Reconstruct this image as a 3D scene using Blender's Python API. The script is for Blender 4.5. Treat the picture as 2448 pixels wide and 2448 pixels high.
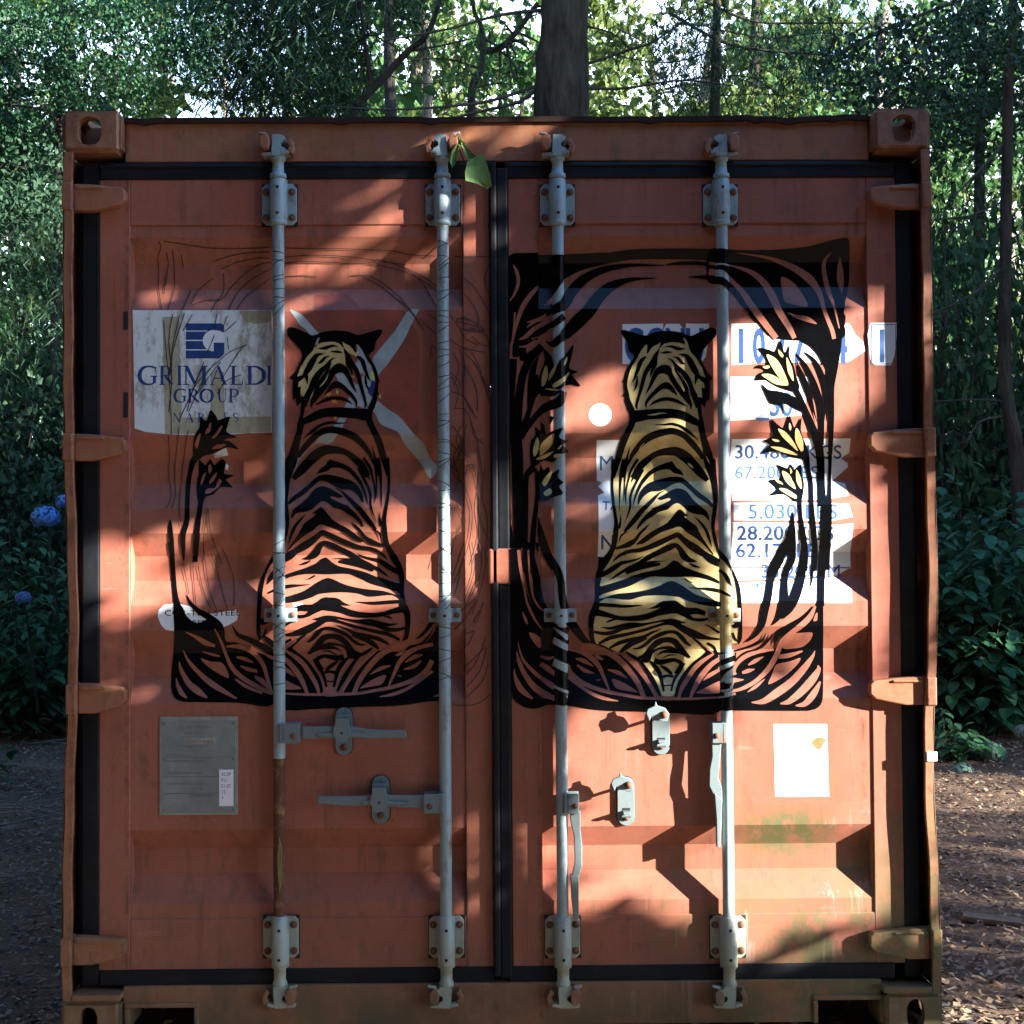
import bpy, bmesh, math, random
from math import sin, cos, pi, radians, sqrt, atan2, tan
from mathutils import Vector, Matrix, noise
from mathutils.geometry import tessellate_polygon

for o in list(bpy.data.objects):
    bpy.data.objects.remove(o)
SC = bpy.context.scene
COL = SC.collection

# ------------------------------------------------------------------ camera
CAM = Vector((-0.0026, -3.435, 1.3816))
F = 2949.0
yaw, pit, rol = radians(0.584), radians(1.282), radians(-0.3696)
fw = Vector((sin(yaw) * cos(pit), cos(yaw) * cos(pit), sin(pit)))
r_ = Vector((cos(yaw), -sin(yaw), 0))
u_ = r_.cross(fw)
R2 = r_ * cos(rol) + u_ * sin(rol)
U2 = -r_ * sin(rol) + u_ * cos(rol)
cam_d = bpy.data.cameras.new('camera')
cam_d.sensor_width = 36
cam_d.lens = F / 2448 * 36
cam_d.clip_start = 0.05
cam_d.clip_end = 500
cam = bpy.data.objects.new('camera', cam_d)
COL.objects.link(cam)
M = Matrix.Identity(4)
for i in range(3):
    M[i][0] = R2[i]; M[i][1] = U2[i]; M[i][2] = -fw[i]; M[i][3] = CAM[i]
cam.matrix_world = M
SC.camera = cam

# ------------------------------------------------------------------ light
SUN_EL, SUN_G = radians(15.5), radians(23.0)      # height, angle off the wall plane
SD = Vector((cos(SUN_EL) * cos(SUN_G), -cos(SUN_EL) * sin(SUN_G), sin(SUN_EL)))   # towards the sun
w = bpy.data.worlds.new('World'); SC.world = w; w.use_nodes = True
nt = w.node_tree; nt.nodes.clear()
sk = nt.nodes.new('ShaderNodeTexSky'); sk.sky_type = 'NISHITA'; sk.sun_disc = False
sk.sun_elevation = SUN_EL; sk.sun_rotation = atan2(SD.x, SD.y)
sk.air_density = 1.0; sk.dust_density = 0.0; sk.ozone_density = 4.5
bg = nt.nodes.new('ShaderNodeBackground'); bg.inputs[1].default_value = SKYS = 0.15
ow = nt.nodes.new('ShaderNodeOutputWorld')
tcw = nt.nodes.new('ShaderNodeTexCoord'); spw = nt.nodes.new('ShaderNodeSeparateXYZ'); nt.links.new(tcw.outputs['Generated'], spw.inputs[0])
mrw = nt.nodes.new('ShaderNodeMapRange'); mrw.inputs[1].default_value = .22; mrw.inputs[2].default_value = .62; mrw.inputs[3].default_value = 1; mrw.inputs[4].default_value = 0
nt.links.new(spw.outputs[2], mrw.inputs[0])
nzw = nt.nodes.new('ShaderNodeTexNoise'); nzw.inputs['Scale'].default_value = 3.5; nzw.inputs['Detail'].default_value = 6; nt.links.new(tcw.outputs['Generated'], nzw.inputs[0])
muw = nt.nodes.new('ShaderNodeMath'); muw.operation = 'MULTIPLY_ADD'; muw.use_clamp = True; nt.links.new(nzw.outputs[0], muw.inputs[0]); muw.inputs[1].default_value = 2.2; muw.inputs[2].default_value = -.55
mpw = nt.nodes.new('ShaderNodeMath'); mpw.operation = 'MULTIPLY'; nt.links.new(muw.outputs[0], mpw.inputs[0]); nt.links.new(mrw.outputs[0], mpw.inputs[1])
mxw = nt.nodes.new('ShaderNodeMix'); mxw.data_type = 'RGBA'; nt.links.new(mpw.outputs[0], mxw.inputs[0]); nt.links.new(sk.outputs[0], mxw.inputs[6]); mxw.inputs[7].default_value = (6.0, 6.4, 7.0, 1)   # pale cloud low in the sky
nt.links.new(mxw.outputs[2], bg.inputs[0]); nt.links.new(bg.outputs[0], ow.inputs[0])
sl = bpy.data.lights.new('sun', 'SUN'); sl.energy = 5.0; sl.angle = radians(0.5); sl.color = (1.0, 0.96, 0.905)
so = bpy.data.objects.new('sun', sl); COL.objects.link(so)
so.rotation_euler = SD.to_track_quat('Z', 'Y').to_euler()
SC.view_settings.view_transform = 'Standard'
SC.view_settings.look = 'None'
SC.view_settings.gamma = 1
SC.view_settings.exposure = 2.98

# ------------------------------------------------------------------ helpers
def unproj(px, py, Y):
    d = fw + R2 * ((px - 1224) / F) + U2 * ((1224 - py) / F)
    t = (Y - CAM.y) / d.y
    p = CAM + d * t
    return p.x, p.z

def ground_pt(px, py, z=0.0):
    d = fw + R2 * ((px - 1224) / F) + U2 * ((1224 - py) / F)
    t = (z - CAM.z) / d.z
    return CAM + d * t

def zy(py, px=1200, Y=0.05): return unproj(px, py, Y)[1]
def xx(px, py=1224, Y=0.05): return unproj(px, py, Y)[0]

class MB:
    def __init__(s): s.v = []; s.f = []; s.m = []; s.sm = []
    def add(s, vs, fs, m=0, smooth=False):
        b = len(s.v); s.v += [tuple(q) for q in vs]
        for f in fs: s.f.append([b + i for i in f]); s.m.append(m); s.sm.append(smooth)
    def box(s, x0, x1, y0, y1, z0, z1, m=0):
        s.add([(x0,y0,z0),(x1,y0,z0),(x1,y1,z0),(x0,y1,z0),(x0,y0,z1),(x1,y0,z1),(x1,y1,z1),(x0,y1,z1)],
              [(0,3,2,1),(4,5,6,7),(0,1,5,4),(1,2,6,5),(2,3,7,6),(3,0,4,7)], m)
    def tube(s, pts, rad, n=10, m=0, cap=True, smooth=True):
        pts = [Vector(p) for p in pts]
        if not hasattr(rad, '__len__'): rad = [rad] * len(pts)
        vs = []; fs = []
        prev = None
        for i, p in enumerate(pts):
            a = pts[max(0, i - 1)]; c = pts[min(len(pts) - 1, i + 1)]
            t = (c - a).normalized()
            if prev is None:
                e = Vector((0, 0, 1)) if abs(t.z) < .9 else Vector((1, 0, 0))
                s1 = t.cross(e).normalized()
            else:
                s1 = (prev - t * prev.dot(t)).normalized()
            prev = s1; s2 = t.cross(s1)
            for k in range(n):
                q = 2 * pi * k / n
                vs.append(p + (s1 * cos(q) + s2 * sin(q)) * rad[i])
        for i in range(len(pts) - 1):
            for k in range(n):
                a = i * n + k; b = i * n + (k + 1) % n
                fs.append((a, b, b + n, a + n))
        s.add(vs, fs, m, smooth)
        if cap:
            s.add(vs[:n], [tuple(range(n - 1, -1, -1))], m); s.add(vs[-n:], [tuple(range(n))], m)
    def lathe(s, x, y, prof, n=20, m=0):          # vertical, prof = [(z, r)]
        s.tube([(x, y, z) for z, r in prof], [r for z, r in prof], n, m)
    def prism(s, poly, y0, y1, m=0):              # poly in (x,z), extruded along y
        n = len(poly)
        area = sum(poly[i][0] * poly[(i + 1) % n][1] - poly[(i + 1) % n][0] * poly[i][1] for i in range(n))
        if area < 0: poly = poly[::-1]
        fr = [(x, y0, z) for x, z in poly]; bk = [(x, y1, z) for x, z in poly]
        s.add(fr + bk, [tuple(range(n)), tuple(range(2 * n - 1, n - 1, -1))] +
              [(i, i + n, (i + 1) % n + n, (i + 1) % n) for i in range(n)], m)
    def dome(s, c, r, ax=(0, -1, 0), h=0.6, n=10, m=0):
        ax = Vector(ax).normalized(); e = Vector((0, 0, 1)) if abs(ax.z) < .9 else Vector((1, 0, 0))
        s1 = ax.cross(e).normalized(); s2 = ax.cross(s1); c = Vector(c); vs = []
        K = [(0, 1), (.35, .95), (.7, .7), (.93, .35)]
        for hh, rr in K:
            for k in range(n):
                q = 2 * pi * k / n
                vs.append(c + ax * (hh * r * h) + (s1 * cos(q) + s2 * sin(q)) * r * rr)
        vs.append(c + ax * r * h)
        fs = []
        for i in range(3):
            for k in range(n):
                a = i * n + k; b = i * n + (k + 1) % n
                fs.append((a, b, b + n, a + n))
        for k in range(n): fs.append((3 * n + k, 3 * n + (k + 1) % n, 4 * n))
        s.add(vs, fs, m, True)
    def build(s, name, mats, parent=None, bevel=0, fixn=True):
        me = bpy.data.meshes.new(name)
        me.from_pydata(s.v, [], s.f)
        if not isinstance(mats, (list, tuple)): mats = [mats]
        for q in mats: me.materials.append(q)
        me.polygons.foreach_set('material_index', s.m)
        me.polygons.foreach_set('use_smooth', s.sm)
        me.update()
        if fixn:
            bm = bmesh.new(); bm.from_mesh(me); bmesh.ops.recalc_face_normals(bm, faces=bm.faces); bm.to_mesh(me); bm.free()
        o = bpy.data.objects.new(name, me); COL.objects.link(o)
        if parent: o.parent = parent
        if bevel:
            b = o.modifiers.new('bevel', 'BEVEL'); b.width = bevel; b.segments = 2; b.limit_method = 'ANGLE'; b.angle_limit = radians(40)
        return o

def empty(name, loc=(0, 0, 0)):
    o = bpy.data.objects.new(name, None); COL.objects.link(o); o.location = loc; return o
def tag(o, label=None, cat=None, group=None, kind=None):
    if label: o['label'] = label
    if cat: o['category'] = cat
    if group: o['group'] = group
    if kind: o['kind'] = kind
    return o

# ------------------------------------------------------------------ materials
class NT:
    def __init__(s, name):
        s.m = bpy.data.materials.new(name); s.m.use_nodes = True; s.t = s.m.node_tree; s.t.nodes.clear()
        s.out = s.t.nodes.new('ShaderNodeOutputMaterial'); s.p = s.t.nodes.new('ShaderNodeBsdfPrincipled')
        s.t.links.new(s.p.outputs[0], s.out.inputs[0])
        s.tc = s.t.nodes.new('ShaderNodeNewGeometry')
    def n(s, ty, **k):
        a = s.t.nodes.new(ty)
        for q, v in k.items(): setattr(a, q, v)
        return a
    def l(s, a, b): s.t.links.new(a, b)
    def noise(s, sc, scale=(1, 1, 1), det=4, rough=.6, off=(0, 0, 0)):
        mp = s.n('ShaderNodeMapping'); mp.inputs['Scale'].default_value = scale; mp.inputs['Location'].default_value = off
        s.l(s.tc.outputs['Position'], mp.inputs[0])
        x = s.n('ShaderNodeTexNoise'); x.inputs['Scale'].default_value = sc; x.inputs['Detail'].default_value = det; x.inputs['Roughness'].default_value = rough
        s.l(mp.outputs[0], x.inputs[0]); return x.outputs[0]
    def ramp(s, inp, stops):
        r = s.n('ShaderNodeValToRGB'); e = r.color_ramp.elements
        while len(e) < len(stops): e.new(.5)
        for i, (p, c) in enumerate(stops):
            e[i].position = p
            e[i].color = (c, c, c, 1) if not hasattr(c, '__len__') else (*c, 1)
        s.l(inp, r.inputs[0]); return r.outputs[0]
    def mix(s, fac, a, b, ty='MIX'):
        x = s.n('ShaderNodeMix', data_type='RGBA', blend_type=ty)
        if hasattr(fac, 'links') or hasattr(fac, 'node'): s.l(fac, x.inputs[0])
        else: x.inputs[0].default_value = fac
        for i, q in ((6, a), (7, b)):
            if hasattr(q, 'node'): s.l(q, x.inputs[i])
            else: x.inputs[i].default_value = (*q, 1)
        return x.outputs[2]
    def math(s, op, a, b=0):
        x = s.n('ShaderNodeMath', operation=op)
        for i, q in ((0, a), (1, b)):
            if hasattr(q, 'node'): s.l(q, x.inputs[i])
            else: x.inputs[i].default_value = q
        return x.outputs[0]
    def sep(s):
        x = s.n('ShaderNodeSeparateXYZ'); s.l(s.tc.outputs['Position'], x.inputs[0]); return x.outputs
    def maprange(s, v, a, b, c=0, d=1):
        x = s.n('ShaderNodeMapRange'); s.l(v, x.inputs[0])
        for i, q in enumerate((a, b, c, d)): x.inputs[i + 1].default_value = q
        return x.outputs[0]
    def bump(s, h, st=.3, dist=.002):
        b = s.n('ShaderNodeBump'); b.inputs['Strength'].default_value = st; b.inputs['Distance'].default_value = dist
        s.l(h, b.inputs['Height']); s.l(b.outputs[0], s.p.inputs['Normal'])
    def set(s, rough=.5, spec=.5, metal=0, col=None):
        s.p.inputs['Metallic'].default_value = metal
        s.p.inputs['Specular IOR Level'].default_value = spec
        if hasattr(rough, 'node'): s.l(rough, s.p.inputs['Roughness'])
        else: s.p.inputs['Roughness'].default_value = rough
        if col is not None:
            if hasattr(col, 'node'): s.l(col, s.p.inputs['Base Color'])
            else: s.p.inputs['Base Color'].default_value = (*col, 1)
        return s.m

SEAMX = [(-1.05, .010), (-.10, .010), (.105, .010), (1.02, .012), (-.02, .016), (-1.19, .02), (1.19, .02)]
SEAMZ = [2.19, 2.42, 2.16, 1.60, 1.33, 1.06, .50, .25, 1.88]
def rust_paint(name, base=(.335, .102, .062), worn=0.0, algae=True):
    t = NT(name)
    big = t.noise(1.6, (1, 1, 1), 3)
    c = t.mix(t.ramp(big, [(.3, 0), (.7, 1)]), tuple(q * .86 for q in base), tuple(min(1, q * 1.1) for q in base))
    st = t.noise(9, (1, 1, .06), 5, .7)            # vertical weather streaks
    c = t.mix(t.math('MULTIPLY', t.ramp(st, [(.52, 0), (.75, 1)]), .35), c, (.36, .17, .12))
    mott = t.noise(4.5, (1, 1, 1), 8, .72, (9, 0, 2))
    c = t.mix(t.math('MULTIPLY', t.ramp(mott, [(.42, 0), (.66, 1)]), .6), c, (.19, .078, .045))
    chalk = t.noise(2.2, (1, 1, .5), 6, .7, (5, 5, 1))
    c = t.mix(t.math('MULTIPLY', t.ramp(chalk, [(.52, 0), (.72, 1)]), .5), c, (.36, .135, .088))
    scr = t.noise(70, (.12, 1, 1), 4, .7, (2, 2, 2))
    c = t.mix(t.math('MULTIPLY', t.ramp(scr, [(.64, 0), (.70, 1)]), .3), c, (.40, .22, .17))
    rs = t.noise(26, (1, 1, .045), 6, .75, (1, 0, 7))
    c = t.mix(t.math('MULTIPLY', t.ramp(rs, [(.54, 0), (.68, 1)]), .6), c, (.14, .055, .032))
    fine = t.noise(60, (1, 1, 1), 3)
    c = t.mix(t.math('MULTIPLY', t.ramp(fine, [(.45, 0), (.62, 1)]), .18), c, (.22, .075, .05))
    dirt = t.noise(14, (1, 1, .5), 6, .75)
    c = t.mix(t.math('MULTIPLY', t.ramp(dirt, [(.55, 0), (.68, 1)]), .6 + worn * .4), c, (.12, .065, .035))
    if worn:
        wn = t.noise(22, (1, 1, 1), 8, .8)
        c = t.mix(t.math('MULTIPLY', t.ramp(wn, [(.45, 0), (.6, 1)]), worn), c, (.29, .16, .08))
    spots = t.noise(95, (1, 1, .8), 2, .5)
    c = t.mix(t.math('MULTIPLY', t.ramp(spots, [(.74, 0), (.77, 1)]), .7), c, (.05, .025, .018))
    P0 = t.sep()
    seam = t.noise(24, (1, 1, .6), 6, .8, (7, 1, 3))
    for sx, ex in SEAMX:
        dx_ = t.math('ABSOLUTE', t.math('SUBTRACT', P0[0], sx))
        m_ = t.math('MULTIPLY', t.maprange(dx_, .0, ex, 1, 0), t.ramp(seam, [(.46, 0), (.60, 1)]))
        c = t.mix(t.math('MULTIPLY', m_, .75), c, (.075, .032, .018))
    for sz in SEAMZ:
        dz_ = t.math('SUBTRACT', sz, P0[2])
        m_ = t.math('MULTIPLY', t.math('MULTIPLY', t.maprange(dz_, .0, .07, 1, 0), t.math('GREATER_THAN', dz_, 0)), t.ramp(t.noise(38, (1, 1, .03), 5, .75, (sz, 0, 0)), [(.55, 0), (.68, 1)]))
        c = t.mix(t.math('MULTIPLY', m_, .6), c, (.10, .04, .022))
    sm = t.noise(6, (1, 1, .5), 7, .8, (11, 2, 5))
    c = t.mix(t.math('MULTIPLY', t.ramp(sm, [(.60, 0), (.70, 1)]), .55), c, (.26, .05, .032))
    if algae:
        P = t.sep()
        low = t.maprange(P[2], .95, .25)
        rgt = t.maprange(P[0], .35, .85, .12, 1)
        an = t.noise(8, (1, 1, .8), 9, .8, (3, 0, 1))
        am = t.math('MULTIPLY', t.math('MULTIPLY', low, rgt), t.ramp(an, [(.42, 0), (.54, 1)]))
        c = t.mix(t.math('MULTIPLY', am, .8), c, (.085, .108, .045))
        ax_ = t.math('MULTIPLY', t.math('SUBTRACT', P[0], .80), 7.0); az_ = t.math('MULTIPLY', t.math('SUBTRACT', P[2], .555), 13.0)
        rr = t.math('ADD', t.math('MULTIPLY', ax_, ax_), t.math('MULTIPLY', az_, az_))
        pm = t.math('MULTIPLY', t.maprange(rr, .2, 1.3, 1, 0), t.ramp(t.noise(18, (1, 1, .6), 8, .8), [(.40, 0), (.52, 1)]))
        c = t.mix(t.math('MULTIPLY', pm, .85), c, t.mix(t.ramp(t.noise(9), [(.45, 0), (.55, 1)]), (.075, .09, .03), (.19, .085, .025)))
        drips = t.math('MULTIPLY', t.noise(34, (1, 1, .04), 5, .7), t.ramp(t.noise(3.5, det=3), [(.42, .6), (.6, 1.0)]))
        dm = t.math('MULTIPLY', t.math('MULTIPLY', low, t.maprange(P[0], .0, .3, .1, 1)), t.ramp(drips, [(.55, 0), (.62, 1)]))
        c = t.mix(t.math('MULTIPLY', dm, .35), c, (.46, .34, .29))
        sill = t.maprange(P[2], .26, .05)
        c = t.mix(t.math('MULTIPLY', sill, t.ramp(t.noise(7, det=6), [(.4, .25), (.6, .8)])), c, (.085, .072, .038))
    t.bump(t.noise(35, det=6, rough=.7), .25, .0015)
    return t.set(t.ramp(t.noise(12, det=5), [(.3, .42), (.7, .62)]), .4, 0, c)

def simple(name, col, rough=.5, var=.15, sc=20, spec=.5, metal=0, bump=.2, col2=None, lo=.4, hi=.65, det=5):
    t = NT(name)
    n = t.noise(sc, det=det, rough=.7)
    c2 = col2 or tuple(q * (1 - var) for q in col)
    c = t.mix(t.ramp(n, [(lo, 0), (hi, 1)]), col, c2)
    if bump: t.bump(t.noise(sc * 3, det=4), bump, .001)
    return t.set(rough, spec, metal, c)

M_RUST = rust_paint('container_paint')
M_RUSTF = rust_paint('frame_paint', (.30, .108, .050), .4)
M_CAST = rust_paint('casting_paint', (.23, .090, .045), .8)
M_GASK = simple('black_rubber', (.007, .0085, .0105), .6, .3, 12, .2, col2=(.018, .018, .019), lo=.5, hi=.75)
def galv(name, c1, c2, rust, lo=.60, hi=.70):
    t = NT(name)
    c = t.mix(t.noise(25, (1, 1, .3), 6, .7), c1, c2)
    c = t.mix(t.ramp(t.noise(30, (1, 1, .35), 6, .8, (5, 1, 2)), [(lo, 0), (hi, .9)]), c, rust)
    P = t.sep()
    low = t.maprange(P[2], .45, .15)
    c = t.mix(t.math('MULTIPLY', low, .6), c, (.34, .33, .20))
    t.bump(t.noise(140, det=4), .3, .0006)
    return t.set(.48, .5, .0, c)
M_GALV = galv('galvanised_steel', (.29, .375, .385), (.19, .26, .275), (.16, .10, .06), .53, .66)
M_GALVH = galv('forged_handle_steel', (.15, .19, .19), (.11, .145, .15), (.17, .10, .06), .56, .68)
M_GALVD = galv('weathered_steel', (.27, .30, .28), (.19, .215, .20), (.17, .115, .07), .50, .66)
M_BOLT = simple('rusty_bolt', (.16, .065, .03), .75, .5, 60, .3)
M_RROD = simple('rusted_rod', (.10, .036, .016), .8, .4, 30, .3, col2=(.20, .13, .06), lo=.52, hi=.66)
M_DARK = simple('dark_interior', (.012, .010, .009), .9, .2)
def glossy_black():
    t = NT('black_enamel')
    t.bump(t.noise(60, (1, 1, .25), 4), .35, .001)
    return t.set(.20, .15, 0, t.mix(t.noise(30), (.0015, .0015, .002), (.0032, .0032, .0036)))
M_BLK = glossy_black()
def gold():
    t = NT('gold_paint')
    c = t.mix(t.ramp(t.noise(40, (1, 1, 1), 5), [(.35, 0), (.7, 1)]), (.60, .48, .22), (.48, .36, .14))
    t.bump(t.noise(220, (.5, 1, 2), 4), .35, .001)
    return t.set(.36, .5, .2, c)
M_GOLD = gold()
def vinyl(name, col, stain, lo=.52, hi=.64):
    t = NT(name)
    c = t.mix(t.math('MULTIPLY', t.ramp(t.noise(16, (1, 1, .45), 8, .8, (2, 0, 4)), [(lo, 0), (hi, 1)]), .8), col, stain)
    cr = t.n('ShaderNodeTexVoronoi', feature='DISTANCE_TO_EDGE'); cr.inputs['Scale'].default_value = 14; t.l(t.tc.outputs['Position'], cr.inputs[0])
    c = t.mix(t.math('MULTIPLY', t.math('MULTIPLY', t.ramp(cr.outputs[0], [(.0, 1), (.010, 0)]), t.ramp(t.noise(4, det=2), [(.5, 0), (.6, 1)])), .35), c, stain)
    c = t.mix(t.math('MULTIPLY', t.ramp(t.noise(5, det=5), [(.45, 0), (.7, 1)]), .25), c, tuple(q * .7 for q in col))
    return t.set(.42, .5, 0, c)
M_STK = vinyl('white_vinyl', (.66, .70, .69), (.27, .25, .16), .50, .60)
M_STK2 = vinyl('clean_white_vinyl', (.74, .77, .78), (.55, .52, .42), .66, .72)
M_TAPE = vinyl('yellowed_tape', (.42, .40, .27), (.24, .21, .12), .45, .6)
M_BLUE = simple('blue_print', (.022, .065, .22), .45, .3, 40)
M_LBLUE = simple('faded_blue_print', (.035, .11, .30), .5, .3, 40)
M_GREY = simple('grey_overspray', (.30, .36, .37), .55, .25, 18)
M_REDP = simple('red_patch_paint', (.26, .055, .032), .5, .3, 10, col2=(.17, .05, .03), lo=.45, hi=.6)
M_INK = simple('marker_ink', (.02, .014, .014), .7, .1)
M_ORNG = simple('orange_flecks', (.55, .20, .03), .5)
M_NAVY = simple('dark_blue_fleck', (.01, .02, .14), .5)
M_LIME = simple('lime_fleck', (.55, .60, .12), .5)
M_PLATE = simple('dull_data_plate', (.21, .23, .205), .6, .25, 12)
M_PTXT = simple('plate_text', (.10, .11, .095), .6, .1)
M_SEAL = simple('sealant_smear', (.30, .29, .24), .7, .3)
M_OCHR = simple('ochre_stain', (.20, .15, .045), .8, .3, 30)
# ------------------------------------------------------------------ container levels (Y = depth behind the casting faces)
Y_STILE, Y_FLAT, Y_DEEP, Y_ROD = .045, .0495, .087, .022
ROD_R = .0165
# ribs of the door panel: (start of in-slope, start of deep, end of deep, end of out-slope), photo rows near the middle
RIBS = [(566, 625, 685, 741), (1039, 1096, 1154, 1213), (1272, 1327, 1386, 1444), (1504, 1561, 1618, 1678), (1980, 2033, 2093, 2157)]
def zr(y): return zy(y, 880, Y_FLAT)
BR = []
for a, b, c, d in RIBS: BR.append((zr(a), zr(b), zr(c), zr(d)))
Z_TOP, Z_BOT = zr(428), zr(2314)
def ypanel(z):
    for a, b, c, d in BR:
        if d <= z <= a:
            if z >= b: return Y_FLAT + (Y_DEEP - Y_FLAT) * (a - z) / (a - b)
            if z >= c: return Y_DEEP
            return Y_FLAT + (Y_DEEP - Y_FLAT) * (z - d) / (c - d)
    return Y_FLAT
XL0, XL1, XL2, XL3 = xx(239), xx(312), xx(1110), xx(1174)
XR0, XR1, XR2, XR3 = xx(1219), xx(1290), xx(2078), xx(2148)
LUG = (xx(1167, Y=.028), xx(1273, Y=.028), unproj(1220, 1396, .028)[1], unproj(1220, 1311, .028)[1])
Y_LUG = .026
ZBREAK = sorted([q for b in BR for q in b])
ROD_PX = [(667, 1300), (1062, 1300), (1339, 1300), (1733, 1300)]
ROD_X = [unproj(x, y, Y_ROD)[0] for x, y in ROD_PX]

def zone(x):
    if x < XL1 or XL2 < x < XR1 or x > XR2: return 's'
    return 'p'
def surfY(x, z):
    if LUG[0] < x < LUG[1] and LUG[2] < z < LUG[3]: return Y_LUG
    return Y_STILE if zone(x) == 's' else ypanel(z)
def px2w(px, py):
    Y = .05
    for _ in range(4):
        x, z = unproj(px, py, Y); Y = surfY(x, z)
    return unproj(px, py, Y)

# ------------------------------------------------------------------ paint laid on the real relief
def clip(poly, ax, val, keep_less):
    out = []; n = len(poly)
    for i in range(n):
        a = poly[i]; b = poly[(i + 1) % n]
        ia = a[ax] <= val if keep_less else a[ax] >= val
        ib = b[ax] <= val if keep_less else b[ax] >= val
        if ia: out.append(a)
        if ia != ib:
            t = (val - a[ax]) / (b[ax] - a[ax])
            q = [a[0] + (b[0] - a[0]) * t, a[1] + (b[1] - a[1]) * t]; q[ax] = val
            out.append(tuple(q))
    return out
def slab(poly, ax, lo, hi):
    if min(p[ax] for p in poly) < lo: poly = clip(poly, ax, lo, False)
    if len(poly) > 2 and max(p[ax] for p in poly) > hi: poly = clip(poly, ax, hi, True)
    return poly if len(poly) > 2 else None
XCUT = [XL0, XL1, XL2, XL3, XR0, XR1, XR2, XR3]
def drape(mb, tri, off, m=0):
    """tri: polygon of (x,z) in metres; lays it on door surface"""
    x0 = min(p[0] for p in tri); x1 = max(p[0] for p in tri); z0 = min(p[1] for p in tri); z1 = max(p[1] for p in tri)
    for xa, xb in ((XL0, XL1), (XL1, XL2), (XL2, XL3), (XR0, XR1), (XR1, XR2), (XR2, XR3)):
        if x1 <= xa or x0 >= xb: continue
        c = slab(tri, 0, xa, xb)
        if not c: continue
        cz0 = min(p[1] for p in c); cz1 = max(p[1] for p in c)
        xm = (xa + xb) / 2
        if zone(xm) == 's':
            parts = [c]
            if cz1 > LUG[2] and cz0 < LUG[3] and x1 > LUG[0] and x0 < LUG[1]:
                parts = []
                for q in (slab(c, 1, -9, LUG[2]) if cz0 < LUG[2] else None, slab(c, 1, LUG[3], 99) if cz1 > LUG[3] else None):
                    if q: parts.append(q)
                mid = slab(c, 1, LUG[2], LUG[3])
                if mid:
                    inn = slab(mid, 0, LUG[0], LUG[1])
                    if inn: mb.add([(x, Y_LUG - off, z) for x, z in inn], [tuple(range(len(inn)))], m)
                    if max(p[0] for p in mid) > LUG[1]:
                        q = slab(mid, 0, LUG[1], 99)
                        if q: parts.append(q)
            for q in parts: mb.add([(x, Y_STILE - off, z) for x, z in q], [tuple(range(len(q)))], m)
        else:
            cuts = [-9] + ZBREAK + [99]
            for i in range(len(cuts) - 1):
                a, b = cuts[i], cuts[i + 1]
                if cz1 <= a or cz0 >= b: continue
                q = slab(c, 1, a, b)
                if not q: continue
                mb.add([(x, ypanel(z) - off, z) for x, z in q], [tuple(range(len(q)))], m)
def drape_rod(mb, tri, off, k, m=0):
    X = ROD_X[k]; R = ROD_R + off
    if min(p[0] for p in tri) > X + R or max(p[0] for p in tri) < X - R: return
    N = 10
    for i in range(N):
        a0 = -pi * .47 + i * pi * .94 / N; a1 = a0 + pi * .94 / N
        xa, xb = X + R * sin(a0), X + R * sin(a1)
        c = slab(tri, 0, xa, xb)
        if not c: continue
        mb.add([(x, Y_ROD - R * cos(math.asin(max(-1, min(1, (x - X) / R)))), z) for x, z in c], [tuple(range(len(c)))], m)

def crom(P, n=5, closed=False):
    out = []; L = len(P)
    rng = range(L) if closed else range(L - 1)
    for i in rng:
        p1 = P[i]; p2 = P[(i + 1) % L]
        p0 = P[i - 1] if (closed or i > 0) else p1
        p3 = P[(i + 2) % L] if (closed or i + 2 < L) else p2
        d = sqrt((p2[0] - p1[0]) ** 2 + (p2[1] - p1[1]) ** 2) + 1e-9
        d0 = sqrt((p1[0] - p0[0]) ** 2 + (p1[1] - p0[1]) ** 2) + 1e-9
        d3 = sqrt((p3[0] - p2[0]) ** 2 + (p3[1] - p2[1]) ** 2) + 1e-9
        k1 = min(1, d / d0) ; k2 = min(1, d / d3)
        for j in range(n):
            t = j / n; t2 = t * t; t3 = t2 * t
            q = []
            for c in range(len(p1)):
                m1 = (p2[c] - p0[c]) * .5 * min(1, d / (.5 * (d + d0))); m2 = (p3[c] - p1[c]) * .5 * min(1, d / (.5 * (d + d3)))
                q.append((2 * t3 - 3 * t2 + 1) * p1[c] + (t3 - 2 * t2 + t) * m1 + (-2 * t3 + 3 * t2) * p2[c] + (t3 - t2) * m2)
            out.append(tuple(q))
    if not closed: out.append(P[-1])
    return out
def ribbon(P, n=5):
    """P: (x,y,w) -> list of small polygons"""
    Q = crom(P, n) if len(P) > 2 else P
    L = []
    for i, p in enumerate(Q):
        a = Q[max(0, i - 1)]; b = Q[min(len(Q) - 1, i + 1)]
        dx, dy = b[0] - a[0], b[1] - a[1]; d = sqrt(dx * dx + dy * dy) + 1e-9
        h = max(.5, p[2]) / 2
        L.append(((p[0] - dy / d * h, p[1] + dx / d * h), (p[0] + dy / d * h, p[1] - dx / d * h)))
    out = []
    for i in range(len(L) - 1):
        (a, b), (c, d) = L[i], L[i + 1]
        out.append((a, b, d)); out.append((a, d, c))
    return out
def polytris(P, smooth=True):
    Q = crom(P, 4, True) if smooth else P
    T = tessellate_polygon([[Vector((x, y, 0)) for x, y in Q]])
    return [tuple(Q[i] for i in t) for t in T]

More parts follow.
